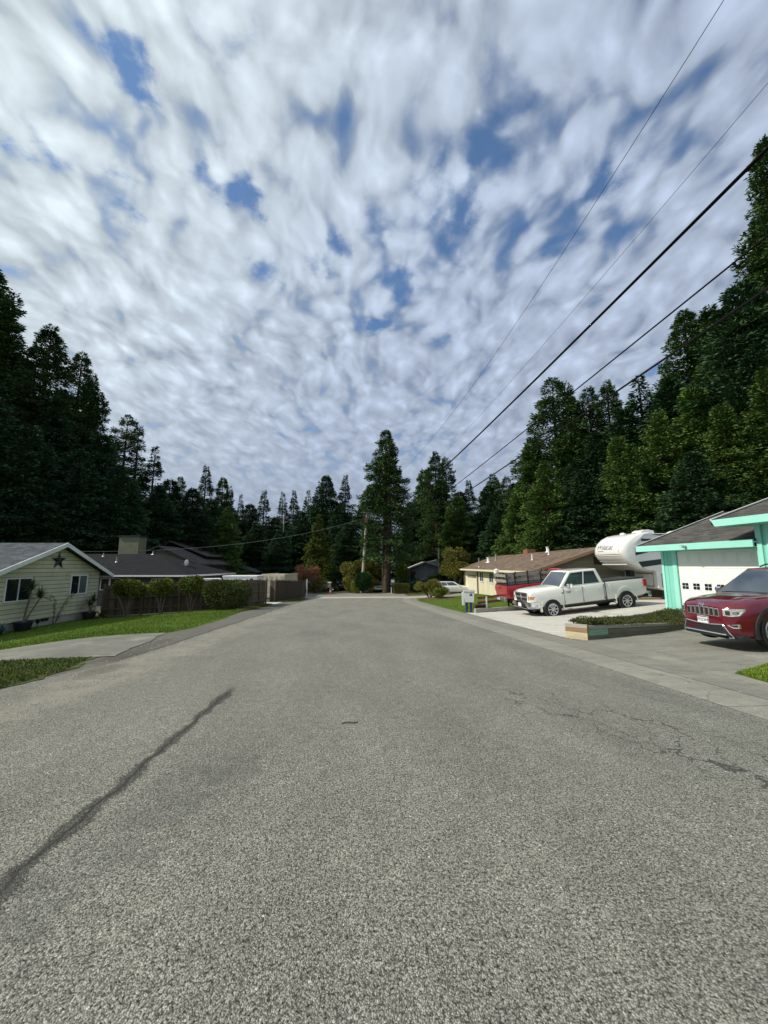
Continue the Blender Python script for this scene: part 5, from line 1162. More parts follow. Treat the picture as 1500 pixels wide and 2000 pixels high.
def loft_body(st, nx=44, y_pts=None):
    """st: dict name -> [(x, value)...]; ring from underside centre to top centre, mirrored"""
    xs = sorted(set([round(x, 4) for k in st for x, _ in st[k]])); x0, x1 = xs[0], xs[-1]
    X = sorted(set(xs + [lerp(x0, x1, i / nx) for i in range(nx + 1)])); mb = MB(); rings = []
    X = [x for i, x in enumerate(X) if i == 0 or x - X[i - 1] > .012 or x in (x0, x1)]
    for x in X:
        g = {k: pl(x, v) for k, v in st.items()}; hw, z0, zb, zt = g['hw'], g['z0'], g['zb'], g['zt']; zm = g.get('zm', lerp(z0, zb, .55)); hb = hw * g.get('tb', .965); hs = hw * g.get('ts', .84)
        half = [(0, z0), (hw * .86, z0), (hw * .955, z0 + .05), (hw * .985, lerp(z0, zm, .5)), (hw, zm), (hw * .992, lerp(zm, zb, .6)), (hb, zb), (lerp(hb, hs, .35), lerp(zb, zt, .55)), (hs, lerp(zb, zt, .92) if zt > zb else zt), (hs * .55, zt + g.get('cr', 0) * .75), (0, zt + g.get('cr', 0))]
        rings.append([(x, y, z) for y, z in half] + [(x, -y, z) for y, z in half[-2:0:-1]])
    n = len(rings[0]); vs = [v for r in rings for v in r]; fs = []
    for i in range(len(rings) - 1):
        for k in range(n): fs.append((i * n + k, i * n + (k + 1) % n, (i + 1) * n + (k + 1) % n, (i + 1) * n + k))
    fs += [tuple(range(n - 1, -1, -1)), tuple(range((len(rings) - 1) * n, len(rings) * n))]
    return mb.add(vs, fs)
def cut_arches(o, arches, inner='trim_black'):
    """cut wheel arches (x, z, r, half width) from both sides of a body"""
    cm = MB(); hwm = max(abs(v.co.y) for v in o.data.vertices)
    for x, z, r in arches:
        for s in (-1, 1): cm.lathe([(r, s * (hwm - .34)), (r, s * (hwm + .3))], (x, 0, z), 'y', 32)
    c = cm.build('cutter', inner); md = o.modifiers.new('arch', 'BOOLEAN'); md.object = c; md.operation = 'DIFFERENCE'; md.solver = 'EXACT'
    dg = bpy.context.evaluated_depsgraph_get(); me = bpy.data.meshes.new_from_object(o.evaluated_get(dg)); old = o.data
    o.modifiers.clear(); o.data = me; bpy.data.objects.remove(c)
    while len(me.materials) < 2: me.materials.append(MATS[inner])
    me.materials[1] = MATS[inner]
    for p in me.polygons:
        q = p.center; p.material_index = 0
        for x, z, r in arches:
            vs = [me.vertices[i].co for i in p.vertices]
            if all(math.hypot(v.x - x, v.z - z) < r * 1.012 for v in vs) and any(abs(v.y) < hwm + .05 for v in vs):
                on = all(abs(math.hypot(v.x - x, v.z - z) - r) < r * .03 for v in vs); flat = abs(p.normal.y) > .98 and abs(abs(q.y) - (hwm - .34)) < .02
                if on or flat: p.material_index = 1
    me.polygons.foreach_set('use_smooth', [True] * len(me.polygons)); me.set_sharp_from_angle(angle=math.radians(38))
    return o
def arch_flare(parent, x, z, r, hw, wdt, m, a0=-8, a1=188, nm='wheel_arch', th=.035):
    for s in (-1, 1):
        mb = MB(); n = 20; vs = []
        for k in range(n + 1):
            a = math.radians(lerp(a0, a1, k / n))
            for rr, yy in ((r - .005, hw - .06), (r - .005, hw + th), (r + wdt, hw + th * .7), (r + wdt, hw - .08)): vs.append((x + math.cos(a) * rr, s * yy, z + math.sin(a) * rr))
        fs = []
        for k in range(n):
            for q in range(4): fs.append((k * 4 + q, k * 4 + (q + 1) % 4, k * 4 + 4 + (q + 1) % 4, k * 4 + 4 + q))
        fs += [(3, 2, 1, 0), tuple(n * 4 + q for q in range(4))]
        mb.add(vs, fs).build(nm, m, parent, smooth=40)
def bil(q, u, v):
    a, b, c, d = [Vector(p) for p in q]; return (a.lerp(b, u)).lerp(d.lerp(c, u), v)
def pane_on(parent, q, uv, m='auto_glass', off=.006, th=.01, nm='window', n=6):
    """glass panel on a quad (a,b at the bottom, c,d at the top); uv = four (u,v) corners"""
    a, b, c, d = [Vector(p) for p in q]; nrm = ((b - a).cross(d - a)).normalized(); vs = []
    pts = []
    for i in range(4):
        p, r = uv[i], uv[(i + 1) % 4]
        for k in range(3): pts.append((lerp(p[0], r[0], k / 3), lerp(p[1], r[1], k / 3)))
    front = [bil(q, u, v) + nrm * off for u, v in pts]; back = [p - nrm * (th + off) for p in front]; k = len(pts)
    return MB().add(front + back, [tuple(range(k)), tuple(range(2 * k - 1, k - 1, -1))] + [(i, k + i, k + (i + 1) % k, (i + 1) % k) for i in range(k)]).build(nm, m, parent)
def cabin(parent, base, roof, zb, zr, hb, hr, m, crown=.05, nm='cabin', bev=.05):
    """frustum cabin; base=(rear x, front x) at the belt, roof=(rear x, front x)"""
    b0, b1 = base; r0, r1 = roof; ny = 6; vs = []; fs = []
    B = [(b0, -hb, zb), (b1, -hb, zb), (b1, hb, zb), (b0, hb, zb)]; T = [(r0, -hr, zr), (r1, -hr, zr), (r1, hr, zr), (r0, hr, zr)]
    mb = MB(); vs = B + T; g = 5
    grid = {}
    for i in range(g + 1):
        for j in range(g + 1):
            u, v = i / g, j / g
            if (i, j) == (0, 0): grid[i, j] = 4
            elif (i, j) == (g, 0): grid[i, j] = 5
            elif (i, j) == (g, g): grid[i, j] = 6
            elif (i, j) == (0, g): grid[i, j] = 7
            else:
                grid[i, j] = len(vs); vs.append((lerp(r0, r1, u), lerp(-hr, hr, v), zr + crown * (1 - (2 * u - 1) ** 2 * .7) * (1 - (2 * v - 1) ** 2)))
    for i in range(g):
        for j in range(g): fs.append((grid[i, j], grid[i + 1, j], grid[i + 1, j + 1], grid[i, j + 1]))
    fs += [(3, 2, 1, 0)]
    fs += [(0, 1) + tuple(grid[i, 0] for i in range(g, -1, -1)), (1, 2) + tuple(grid[g, j] for j in range(g + 1))[::-1], (2, 3) + tuple(grid[i, g] for i in range(g + 1)), (3, 0) + tuple(grid[0, j] for j in range(g + 1))]
    fs[-3] = (1, 2) + tuple(grid[g, j] for j in range(g, -1, -1))
    o = mb.add(vs, fs).build(nm, m, parent, smooth=35, bevel=bev); o.modifiers['bevel'].segments = 3
    sides = {'R': (B[0], B[1], T[1], T[0]), 'L': (B[2], B[3], T[3], T[2]), 'F': (B[1], B[2], T[2], T[1]), 'B': (B[3], B[0], T[0], T[3])}
    return o, sides
def lamp_box(parent, pts_y, x, z0, z1, m, nm, depth=.06, slope=0.0):
    pass
def front_piece(parent, poly, xf, m, nm, th=.03, bevel=0.0, seg=4):
    """flat piece wrapped on the nose: polygon of (y,z); xf(y,z) gives the nose surface"""
    f = [(xf(y, z) + th, y, z) for y, z in poly]; b = [(xf(y, z) - .05, y, z) for y, z in poly]; k = len(poly)
    return MB().add(f + b, [tuple(range(k)), tuple(range(2 * k - 1, k - 1, -1))] + [(i, k + i, k + (i + 1) % k, (i + 1) % k) for i in range(k)]).build(nm, m, parent, bevel=bevel)
def dens(poly, step=.12):
    out = []
    for a, b in zip(poly, poly[1:] + poly[:1]):
        n = max(1, int(math.hypot(b[0] - a[0], b[1] - a[1]) / step)); out += [(lerp(a[0], b[0], i / n), lerp(a[1], b[1], i / n)) for i in range(n)]
    return out
def strip_on(parent, line, xf, r, m, nm):
    return MB().tube([(xf(y, z) + .02, y, z) for y, z in dens(line + line[::-1][1:-1], .08)[:0] or [(lerp(a[0], b[0], i / 5), lerp(a[1], b[1], i / 5)) for a, b in zip(line, line[1:]) for i in range(5)] + [line[-1]]], r, 6).build(nm, m, parent, smooth=50)

# ---- dark red SUV
F0 = (7.31, 9.03)                                   # nose centre, across/ahead
ha = math.radians(-177.0); hd = ha + HR
ctr = W(F0[0] - math.cos(ha) * 2.385 * .87, F0[1] - math.sin(ha) * 2.385 * .87)
zn_ = G(*W(F0[0] + .9, F0[1]).xy)
t = thing('parked_car', 'glossy dark red sport utility car facing the road in front of the white garage door', 'car', (ctr.x, ctr.y, zn_ + .10), rot=(0, math.radians(1.2), hd), scale=(.87, .87, 1.0))
st = {'hw': [(-2.4, .74), (-2.32, .86), (-2.1, .93), (-1.4, .97), (0, .96), (1.2, .965), (1.7, .955), (2.0, .91), (2.2, .81), (2.32, .69), (2.38, .56)],
      'z0': [(-2.4, .45), (-2.1, .30), (-1, .26), (1.9, .24), (2.2, .24), (2.38, .30)],
      'zb': [(-2.4, 1.00), (0.9, 1.03), (1.2, 1.02), (2.0, .90), (2.38, .78)],
      'zt': [(-2.4, 1.04), (-2.0, 1.07), (0.9, 1.09), (1.2, 1.10), (1.7, 1.045), (2.1, .975), (2.28, .92), (2.38, .86)],
      'zm': [(-2.4, .7), (2.38, .62)], 'ts': [(-2.4, .84), (.8, .86), (1.8, .82), (2.38, .80)], 'cr': [(-2.4, 0), (.7, .01), (1.3, .035), (2.1, .03), (2.38, .01)]}
b_o = loft_body(st).build('body', 'paint_maroon', t); cut_arches(b_o, [(1.46, .40, .44), (-1.46, .40, .44)])
def jx(y, z):
    y = abs(y); return pl(y, [(0, 2.385), (.50, 2.38), (.56, 2.378), (.69, 2.32), (.81, 2.20), (.91, 2.0), (.955, 1.7)])
cb, sd_ = cabin(t, (-2.28, 1.22), (-2.0, .30), 1.05, 1.66, .885, .665, 'paint_maroon', .07, bev=.06)
pane_on(t, sd_['F'], [(.05, .05), (.95, .05), (.93, .93), (.07, .93)], nm='windscreen')
for s in 'LR':
    if s == 'R': pane_on(t, sd_[s], [(.80, .12), (.93, .12), (.935, .2), (.79, .86)], nm='window'); pane_on(t, sd_[s], [(.42, .12), (.78, .12), (.77, .86), (.42, .86)], nm='window'); pane_on(t, sd_[s], [(.08, .14), (.39, .12), (.39, .86), (.12, .82)], nm='window')
    else: pane_on(t, sd_[s], [(.07, .12), (.20, .12), (.21, .86), (.065, .2)], nm='window'); pane_on(t, sd_[s], [(.22, .12), (.58, .12), (.58, .86), (.23, .86)], nm='window'); pane_on(t, sd_[s], [(.61, .12), (.92, .14), (.88, .82), (.61, .86)], nm='window')
pane_on(t, sd_['B'], [(.1, .15), (.9, .15), (.88, .88), (.12, .88)], nm='rear_window')
for s in (-1, 1):
    MB().tube([(-1.75, s * .60, 1.70), (-1.6, s * .60, 1.755), (-.25, s * .60, 1.755), (-.05, s * .60, 1.70)], .018, 6).build('roof_rail', 'trim_black', t, smooth=50)
    m_ = MB(); m_.lathe([(.02, -.10), (.09, -.07), (.105, 0), (.09, .09), (.03, .11)], n=12, axis='y'); m_.map(lambda x, y, z: (.86 + x * .7, s * 1.04 + y, 1.14 + z * .8)); mo = m_.build('mirror', 'chrome', t, smooth=50); MB().beam((.86, s * .86, 1.09), (.84, s * .98, 1.10), .06, .04).build('mirror_arm', 'trim_black', mo)
    for xx in (.10, -.95): MB().tube([(xx - .09, s * .962, .98), (xx - .05, s * .985, .985), (xx + .05, s * .985, .985), (xx + .09, s * .962, .98)], .014, 6).build('door_handle', 'chrome', t)
    w1, w2 = wheel(t, 1.46, s * .84, .385, .25, s, .27, 5), wheel(t, -1.46, s * .84, .385, .25, s, .27, 5)
    MB().box(-1.0, 1.0, min(s * .90, s * .975), max(s * .90, s * .975), .25, .37).build('sill', 'trim_black', t, bevel=.02)
arch_flare(t, 1.46, .40, .44, .935, .045, 'trim_black', -20, 200); arch_flare(t, -1.46, .40, .44, .945, .045, 'trim_black', -20, 200)
for k in range(7):
    y = (k - 3) * .137; zt_ = .855 - .02 * abs(k - 3) / 3
    f_ = front_piece(t, [(y - .058, .655), (y + .058, .655), (y + .060, zt_), (y - .060, zt_)], jx, 'chrome', 'grille', .012, .012)
    front_piece(f_, [(y - .042, .672), (y + .042, .672), (y + .044, zt_ - .016), (y - .044, zt_ - .016)], jx, 'trim_black', 'slot', .018, .012)
for s in (-1, 1):
    hp = [(s * .575, .69), (s * .70, .68), (s * .82, .70), (s * .865, .80), (s * .86, .845), (s * .72, .845), (s * .58, .83)]
    lo = front_piece(t, hp, jx, 'lamp_clear', 'headlight', .018, .008); front_piece(lo, [(s * .63, .715), (s * .70, .71), (s * .70, .80), (s * .63, .80)], jx, 'trim_black', 'projector', .024, .004); front_piece(lo, [(s * .74, .73), (s * .80, .73), (s * .80, .80), (s * .74, .79)], jx, 'chrome', 'reflector', .024, .004)
    fg = front_piece(t, [(s * .62, .50), (s * .72, .44), (s * .81, .44), (s * .81, .53)], jx, 'chrome', 'fog_lamp', .016, .006); front_piece(fg, [(s * .66, .50), (s * .73, .465), (s * .785, .465), (s * .785, .515)], jx, 'trim_black', 'lens', .022, .004)
front_piece(t, dens([(-.66, .27), (.66, .27), (.54, .50), (.20, .475), (-.20, .475), (-.54, .50)]), jx, 'trim_black', 'lower_intake', .012)
ch_ = MB(); L_ = [(-.72, .24), (-.55, .50), (-.22, .475), (.22, .475), (.55, .50), (.72, .24)]
ch_.tube([(jx(a, b) + .015, a, b) for a, b in dens(L_, .08)[:-16] if True], .014, 6); ch_.tube([(jx(y, 0) + .02, y, .295) for y in np.linspace(-.60, .60, 14)], .016, 6)
ch_.build('bumper_trim', 'chrome', t, smooth=50)
front_piece(t, dens([(-.90, .22), (.90, .22), (.84, .31), (-.84, .31)]), jx, 'trim_black', 'bumper_skirt', .006)
pl_ = front_piece(t, [(-.155, .485), (.155, .485), (.155, .635), (-.155, .635)], jx, 'plate_white', 'number_plate', .028)
MB().box(2.4135, 2.4165, -.15, .15, .612, .632).build('plate_band', 'plate_ink', pl_)
text_mesh('plate_text', '7KSZ294', .085, 'plate_ink', pl_, Matrix.Translation((2.415, 0, .552)) @ Matrix(((0, 0, 1), (1, 0, 0), (0, 1, 0))).to_4x4(), ext=.002)
text_mesh('badge', 'Jeep', .10, 'chrome', t, Matrix.Translation((2.385, 0, .905)) @ Matrix.Rotation(math.radians(-28), 4, 'Y') @ Matrix(((0, 0, 1), (1, 0, 0), (0, 1, 0))).to_4x4(), ext=.006)
MB().tube([(1.20, -.60, 1.125), (1.14, .1, 1.15), (1.10, .55, 1.15)], .008, 5).build('wiper', 'trim_black', t)

# ---- pickups
def pickup(name, label, loc, rot, pm, scale, crew=True, stakes=False, bump='chrome', rimr=.27, wr=.42, old=False):
    t = thing(name, label, 'pickup truck', loc, rot=rot, scale=scale)
    WB = 1.9; nose, tail = 2.92, -3.05
    st = {'hw': [(tail, .93), (-2.9, .97), (0, 1.0), (2.0, 1.0), (2.5, .98), (2.75, .95), (nose, .86)], 'z0': [(tail, .62), (-2.6, .55), (2.2, .52), (nose, .58)],
          'zb': [(tail, 1.30), (-.88, 1.30), (.9, 1.28), (1.5, 1.24), (2.6, 1.20), (nose, 1.13)], 'zt': [(tail, 1.345), (-.90, 1.345), (-.86, 1.33), (1.15, 1.33), (1.42, 1.36), (2.3, 1.335), (2.75, 1.29), (nose, 1.21)],
          'zm': [(tail, .95), (nose, .88)], 'tb': [(tail, .985), (.8, .975), (nose, .95)], 'ts': [(tail, .955), (-.72, .955), (1.0, .88), (nose, .84)], 'cr': [(tail, 0), (1.1, 0), (1.5, .05), (2.6, .04), (nose, .01)]}
    b_o = loft_body(st).build('body', pm, t); cut_arches(b_o, [(WB, .50, .53), (-WB, .50, .53)])
    def px_(y, z): return pl(abs(y), [(0, nose), (.86, nose - .005), (.95, 2.75), (.98, 2.5)])
    base, roof = ((-.86, 1.42), (-.66, .74)) if crew else ((.15, 1.30), (.28, .50))
    cb, sd = cabin(t, base, roof, 1.30, 1.97, .968, .82, pm, .05, bev=.05)
    pane_on(t, sd['F'], [(.05, .04), (.95, .04), (.93, .93), (.07, .93)], nm='windscreen')
    pane_on(t, sd['B'], [(.1, .2), (.9, .2), (.88, .85), (.12, .85)], nm='rear_window')
    if crew:
        pane_on(t, sd['R'], [(.49, .10), (.93, .10), (.925, .86), (.50, .88)], nm='window'); pane_on(t, sd['R'], [(.09, .10), (.46, .10), (.46, .88), (.12, .86)], nm='window')
        pane_on(t, sd['L'], [(.07, .10), (.51, .10), (.50, .88), (.075, .86)], nm='window'); pane_on(t, sd['L'], [(.54, .10), (.91, .10), (.88, .86), (.54, .88)], nm='window')
    else:
        pane_on(t, sd['R'], [(.12, .10), (.92, .10), (.92, .86), (.14, .88)], nm='window'); pane_on(t, sd['L'], [(.08, .10), (.88, .10), (.86, .88), (.08, .86)], nm='window')
    # door shut lines, handles, mirrors, mouldings
    lines = (1.26, .30, -.80) if crew else (1.18, .14)
    for s in (-1, 1):
        for xx in lines: MB().box(xx - .006, xx + .006, min(s * .97, s * 1.003), max(s * .97, s * 1.003), .62, 1.27).build('door_gap', 'trim_black', t)
        if crew: MB().box(-.895, -.865, min(s * .93, s * 1.002), max(s * .93, s * 1.002), .56, 1.36).build('bed_gap', 'trim_black', t)
    for s in (-1, 1):
        for xx in ((.50, -.56) if crew else (.32,)): MB().tube([(xx - .12, s * .985, 1.12), (xx - .08, s * 1.015, 1.125), (xx + .06, s * 1.015, 1.125), (xx + .10, s * .985, 1.12)], .018, 6).build('door_handle', 'chrome', t)
        m_ = MB(); m_.box(-.07, .09, -.13, .15, -.09, .10); m_.map(lambda x, y, z: (1.02 + x - .25 * max(0, z), s * (1.16 + y), 1.36 + z)); mo = m_.build('mirror', 'chrome' if not old else 'trim_black', t, bevel=.03); MB().beam((.98, s * .94, 1.28), (.98, s * 1.12, 1.32), .07, .06).build('mirror_arm', 'trim_black', mo)
        MB().box(-2.9, 2.4, min(s * .93, s * .985), max(s * .93, s * .985), .50, .56).build('sill', 'trim_black', t)
        wheel(t, WB, s * .87, wr, .29, s, rimr, 8 if not old else 5, 'alloy'); wheel(t, -WB, s * .87, wr, .29, s, rimr, 8 if not old else 5, 'alloy')
        MB().box(tail - .02, tail + .16, min(s * .80, s * 1.0), max(s * .80, s * 1.0), .98, 1.28).build('tail_light', 'lamp_red', t, bevel=.02)
    arch_flare(t, WB, .50, .53, .955, .07, pm, -12, 192); arch_flare(t, -WB, .50, .53, .955, .07, pm, -12, 192)
    # bed
    bx1 = -.93 if crew else .02
    bd = MB(); bd.box(tail + .07, bx1, -.84, .84, 1.347, 1.353); bd.build('bed_liner', 'trim_black', t)
    rl = MB()
    for s in (-1, 1): rl.box(tail + .02, bx1, min(s * .86, s * .955), max(s * .86, s * .955), 1.347, 1.385)
    rl.box(tail + .01, tail + .08, -.86, .86, 1.347, 1.375); rl.build('bed_rail', 'trim_black', t, bevel=.012)
    MB().box(tail - .025, tail + .02, -.78, .78, .78, 1.33).build('tailgate', pm, t, bevel=.02)
    MB().box(tail - .034, tail - .026, -.16, .16, 1.16, 1.22).build('tailgate_handle', 'trim_black', t)
    rb = MB(); rb.box(tail - .20, tail - .027, -.96, .96, .50, .74); rb.build('rear_bumper', bump, t, bevel=.04)
    MB().box(tail - .205, tail - .19, -.18, .18, .54, .68).build('number_plate', 'plate_white', t)
    # front
    gm = front_piece(t, dens([(-.56, .82), (.56, .82), (.68, 1.21), (-.68, 1.21)]), px_, 'chrome', 'grille', .02, .012)
    for sy in (-1, 1):
        for z0, z1 in ((.86, .985), (1.035, 1.17)): front_piece(gm, dens([(sy * .05, z0), (sy * .52, z0), (sy * .60, z1), (sy * .05, z1)]), px_, 'dark_metal', 'mesh', .026)
    MB().lathe([(.0, .0), (.075, .0), (.06, .03), (.0, .035)], (nose + .025, 0, 1.008), 'x', 16).build('emblem', 'chrome', gm)
    for s in (-1, 1):
        lo = front_piece(t, dens([(s * .68, .87), (s * .80, .85), (s * .93, .90), (s * .955, 1.04), (s * .90, 1.16), (s * .72, 1.16)], .1), px_, 'lamp_clear', 'headlight', .016, .008)
        front_piece(lo, [(s * .86, .93), (s * .945, .93), (s * .95, 1.03), (s * .87, 1.07)], px_, 'lamp_amber', 'turn_signal', .022); front_piece(lo, [(s * .73, .93), (s * .80, .93), (s * .80, 1.05), (s * .74, 1.05)], px_, 'trim_grey', 'projector', .022)
    bp = [(y, z) for y, z in ((-.985, .53), (.985, .53), (.99, .825), (-.99, .825))]
    fb = front_piece(t, dens(bp, .12), lambda y, z: px_(y, z) + .04, bump, 'front_bumper', .09, .02)
    front_piece(fb, dens([(-.46, .60), (.46, .60), (.40, .70), (-.40, .70)]), lambda y, z: px_(y, z) + .04, 'trim_black', 'bumper_intake', .095)
    for s in (-1, 1): front_piece(fb, dens([(s * .58, .64), (s * .86, .64), (s * .86, .75), (s * .58, .75)], .1), lambda y, z: px_(y, z) + .04, 'trim_grey', 'fog_lamp', .095, .004)
    front_piece(t, dens([(-.92, .42), (.92, .42), (.96, .555), (-.96, .555)], .12), px_, 'trim_black', 'air_dam', .04)
    MB().box(nose + .135, nose + .145, -.16, .16, .60, .76).build('number_plate', 'plate_white', t)
    ub = MB(); ub.box(-2.8, 2.3, -.45, .45, .36, .56); ub.tube([(-WB, -.8, wr), (-WB, .8, wr)], .07, 8); ub.tube([(WB, -.8, wr), (WB, .8, wr)], .06, 8); ub.build('chassis', 'trim_black', t)
    if stakes:
        for s in (-1, 1):
            sk = MB()
            for zz in (1.51, 1.80): sk.box(tail + .02, .10, s * .90 - .02, s * .90 + .02, zz, zz + .145)
            so_ = sk.build('stake_side', 'stake_wood', t, bevel=.006); ps = MB()
            for xx in (tail + .10, tail + .55, -1.75, -1.0, -.1): ps.box(xx - .03, xx + .03, s * .90 - .07, s * .90 - .022, 1.36, 1.98)
            ps.build('stake_posts', 'trim_black', so_)
        sk = MB()
        for zz in (1.51, 1.80): sk.box(tail + .02, tail + .06, -.875, .875, zz, zz + .145)
        sk.build('tail_stakes', 'stake_wood', t, bevel=.006)
    return t
hw_ = math.radians(-174.4) + HR
zc = -.735
wt = pickup('pickup_truck', 'white crew cab pickup with chrome bumper on the pale concrete drive', tuple(W(9.25, 18.62, zc)), (0, math.radians(5.6), hw_), 'paint_white', (.94, .95, 1.03), rimr=.255, wr=.44)
mb4 = lambda x, y, z: Matrix.Translation((x, y, z)) @ Matrix(((-1, 0, 0), (0, 0, 1), (0, 1, 0))).to_4x4()
text_mesh('badge', '2500', .12, 'trim_grey', wt, mb4(1.02, 1.004, 1.09), ext=.006)
MB().box(1.28, 1.37, 1.0, 1.008, 1.05, 1.11).build('side_emblem', 'trim_grey', wt)
MB().lathe([(.115, .992), (.115, 1.0), (.10, 1.004)], (-1.18, 0, 1.12), 'y', 20).build('fuel_door', 'paint_white', wt)
cl_ = MB()
for y in (-.3, -.15, 0, .15, .3): cl_.box(.30, .40, y - .035, y + .035, 1.985, 2.005)
cl_.build('roof_lamps', 'lamp_amber', wt, bevel=.006)
rdz = G(*W(7.3, 21.9).xy)
pickup('pickup_truck', 'red pickup with grey wooden stake sides, tail to the road, behind the white pickup', tuple(W(9.55, 22.05, rdz + .30)), (0, math.radians(-5.0), math.radians(3.0) + HR), 'paint_red', (.96, .92, .98), crew=False, stakes=True, bump='steel_bumper', rimr=.22, wr=.40, old=True)

# ---- fifth-wheel travel trailer
RV = W(15.55, 23.3, -.42)
t = thing('travel_trailer', 'tall white travel trailer with black swooshes and an overhanging rounded nose beside the teal garage', 'camper trailer', RV, math.radians(8) + HR)
HWR = 1.22
b_ = MB(); b_.prism([(0, .52), (.12, .50), (8.6, .50), (8.6, 3.74), (-1.0, 3.74), (-1.45, 3.5), (-1.78, 3.05), (-1.82, 2.5), (-1.55, 2.05), (-1.0, 1.72), (-.25, 1.58), (-.22, .62)], -HWR, HWR, 'y'); b_.build('body', 'rv_white', t, bevel=.05)
prof = [(-.25, 1.56), (-.8, 1.62), (-1.35, 1.76), (-1.85, 2.00), (-2.22, 2.32), (-2.36, 2.62), (-2.34, 2.90), (-2.18, 3.18), (-1.90, 3.45), (-1.5, 3.66), (-1.0, 3.78), (-.4, 3.82)]
vs = []; fs = []; ny = 20
def capk(y): return (1 - abs(y) ** 8) ** .5 if abs(y) < 1 else 0
for i in range(ny + 1):
    y = lerp(-1, 1, i / ny); y = math.copysign(abs(y) ** .75, y); k = capk(y)
    for (x, z) in prof:
        xb = -.62 - .95 * (1 - ((z - 2.6) / 1.25) ** 2) * .95; zc_ = 2.65
        vs.append((lerp(xb, x, .52 + .48 * k), y * (HWR + .03), zc_ + (z - zc_) * (.93 + .07 * k) ))
n = len(prof)
for i in range(ny):
    for j in range(n - 1): fs.append((i * n + j, i * n + j + 1, (i + 1) * n + j + 1, (i + 1) * n + j))
for s0 in (0, ny):
    yy = vs[s0 * n][1]; b0 = len(vs); zs_ = [3.66, 3.4, 3.1, 2.8, 2.5, 2.2, 1.95, 1.75]
    vs += [(-.62 - .95 * (1 - ((z - 2.6) / 1.25) ** 2) * .95, yy, z) for z in zs_]
    fs.append(tuple(s0 * n + j for j in range(n)) + tuple(range(b0, b0 + len(zs_))))
fs.append(tuple(i * n for i in range(ny + 1))); fs.append(tuple(i * n + n - 1 for i in range(ny + 1)))
fs.append(tuple([i * n for i in (0, ny)] + [ny * n + n - 1, n - 1]))
fs.pop()
cap = MB().add(vs, fs).build('front_cap', 'rv_white', t, smooth=50)
def capx(y, z):
    k = capk(max(-1, min(1, y / (HWR + .03)))); x = pl(z, [(b_, a_) for a_, b_ in prof]); xb = -.62 - .95 * (1 - ((z - 2.6) / 1.25) ** 2) * .95
    return lerp(xb, x, .52 + .48 * k)
cr_ = MB()
for z_ in (2.56, 2.46, 2.14): cr_.tube([(capx(y, z_) - .004, y, z_) for y in np.linspace(-1.10, 1.10, 27)], .018, 6)
for sg in (-1, 1): cr_.tube([(capx(sg * (1.0 - .18 * f), z_) - .004, sg * (1.0 - .18 * f), z_) for f, z_ in [(q / 8, 2.56 + q / 8 * 1.1) for q in range(9)]], .018, 6)
cr_.build('cap_moulding', 'rv_grey', cap, smooth=50)
un = MB(); un.prism([(-.24, 1.50), (-1.2, 1.66), (-1.9, 1.93), (-1.9, 1.99), (-1.2, 1.73), (-.24, 1.60)], -1.0, 1.0, 'y'); un.build('underside', 'rv_grey', t)
lt = text_mesh('lettering', 'Wildcat', .50, 'script_grey', cap, Matrix.Identity(4), shear=.25, ext=.0)
for v in lt.data.vertices:
    y_, z_ = .16 - v.co.x * .86, 2.96 + v.co.y * .86; v.co = (capx(y_, z_) - .035, y_, z_)
sub = MB().box(-.30, .30, -.02, .02, -.02, .02); sub.v = [(capx(.45 - a * .8, 2.74 + c) - .006 - (.006 if b > 0 else 0), .45 - a * .8, 2.74 + c) for a, b, c in sub.v]; sub.build('small_lettering', 'script_grey', cap, fix=False)
for sg in (-1, 1):
    Y_ = sg * (HWR + .004)
    def dec(poly, nm='stripe', m='swoosh_grey'):
        return MB().prism(poly, Y_ - .003, Y_ + .004, 'y').build(nm, m, t)
    dec([(-1.50, 2.46), (-.2, 2.74), (1.2, 3.02), (3.2, 3.10), (5, 3.06), (3.2, 3.16), (1.2, 3.12), (-.2, 2.92), (-1.52, 2.62)])
    dec([(-1.12, 1.80), (.4, 2.00), (2.4, 2.20), (4.5, 2.24), (2.4, 2.30), (.7, 2.20), (2.0, 2.40), (.4, 2.30), (-1.36, 2.10)])
    dec([(-1.05, 3.28), (.3, 3.30), (1.0, 3.66), (.8, 3.66), (.1, 3.40), (-1.05, 3.42)]); dec([(.2, 3.60), (3, 3.66), (8, 3.68), (8, 3.71), (-.5, 3.70)])
    dec([(.2, 1.62), (8.4, 1.62), (8.4, 1.64), (.2, 1.64)], 'belt_line', 'rv_grey')
    ln = MB(); ln.tube([(.05, Y_, .70), (.05, Y_, 1.42), (.9, Y_, 1.42), (1.1, Y_, .70), (.05, Y_, .70)], .02, 5); ln.build('hatch_seal', 'trim_black', t)
    for x0 in (2.2, 4.6): MB().box(x0, x0 + 1.1, min(Y_ - .005, Y_ + sg * .012), max(Y_ - .005, Y_ + sg * .012), 2.0, 2.75).build('window', 'auto_glass', t, bevel=.01)
    for xx in (4.2, 5.2): wheel(t, xx, sg * 1.05, .36, .24, sg, .20, 6)
    MB().box(.18, .28, sg * .95 - .05, sg * .95 + .05, .02, .60).build('landing_leg', 'dark_metal', t); MB().box(.08, .38, sg * .95 - .15, sg * .95 + .15, -.02, .02).build('foot_pad', 'dark_metal', t)
fh = MB(); fh.tube([(-.235, .95, .72), (-.255, .95, 1.44), (-.255, -.95, 1.44), (-.235, -.95, .72), (-.235, .95, .72)], .022, 5); fh.build('front_hatch', 'trim_black', t)
MB().box(-1.05, -.75, -.18, .18, 1.05, 1.62).build('hitch', 'black_metal', t, bevel=.02)
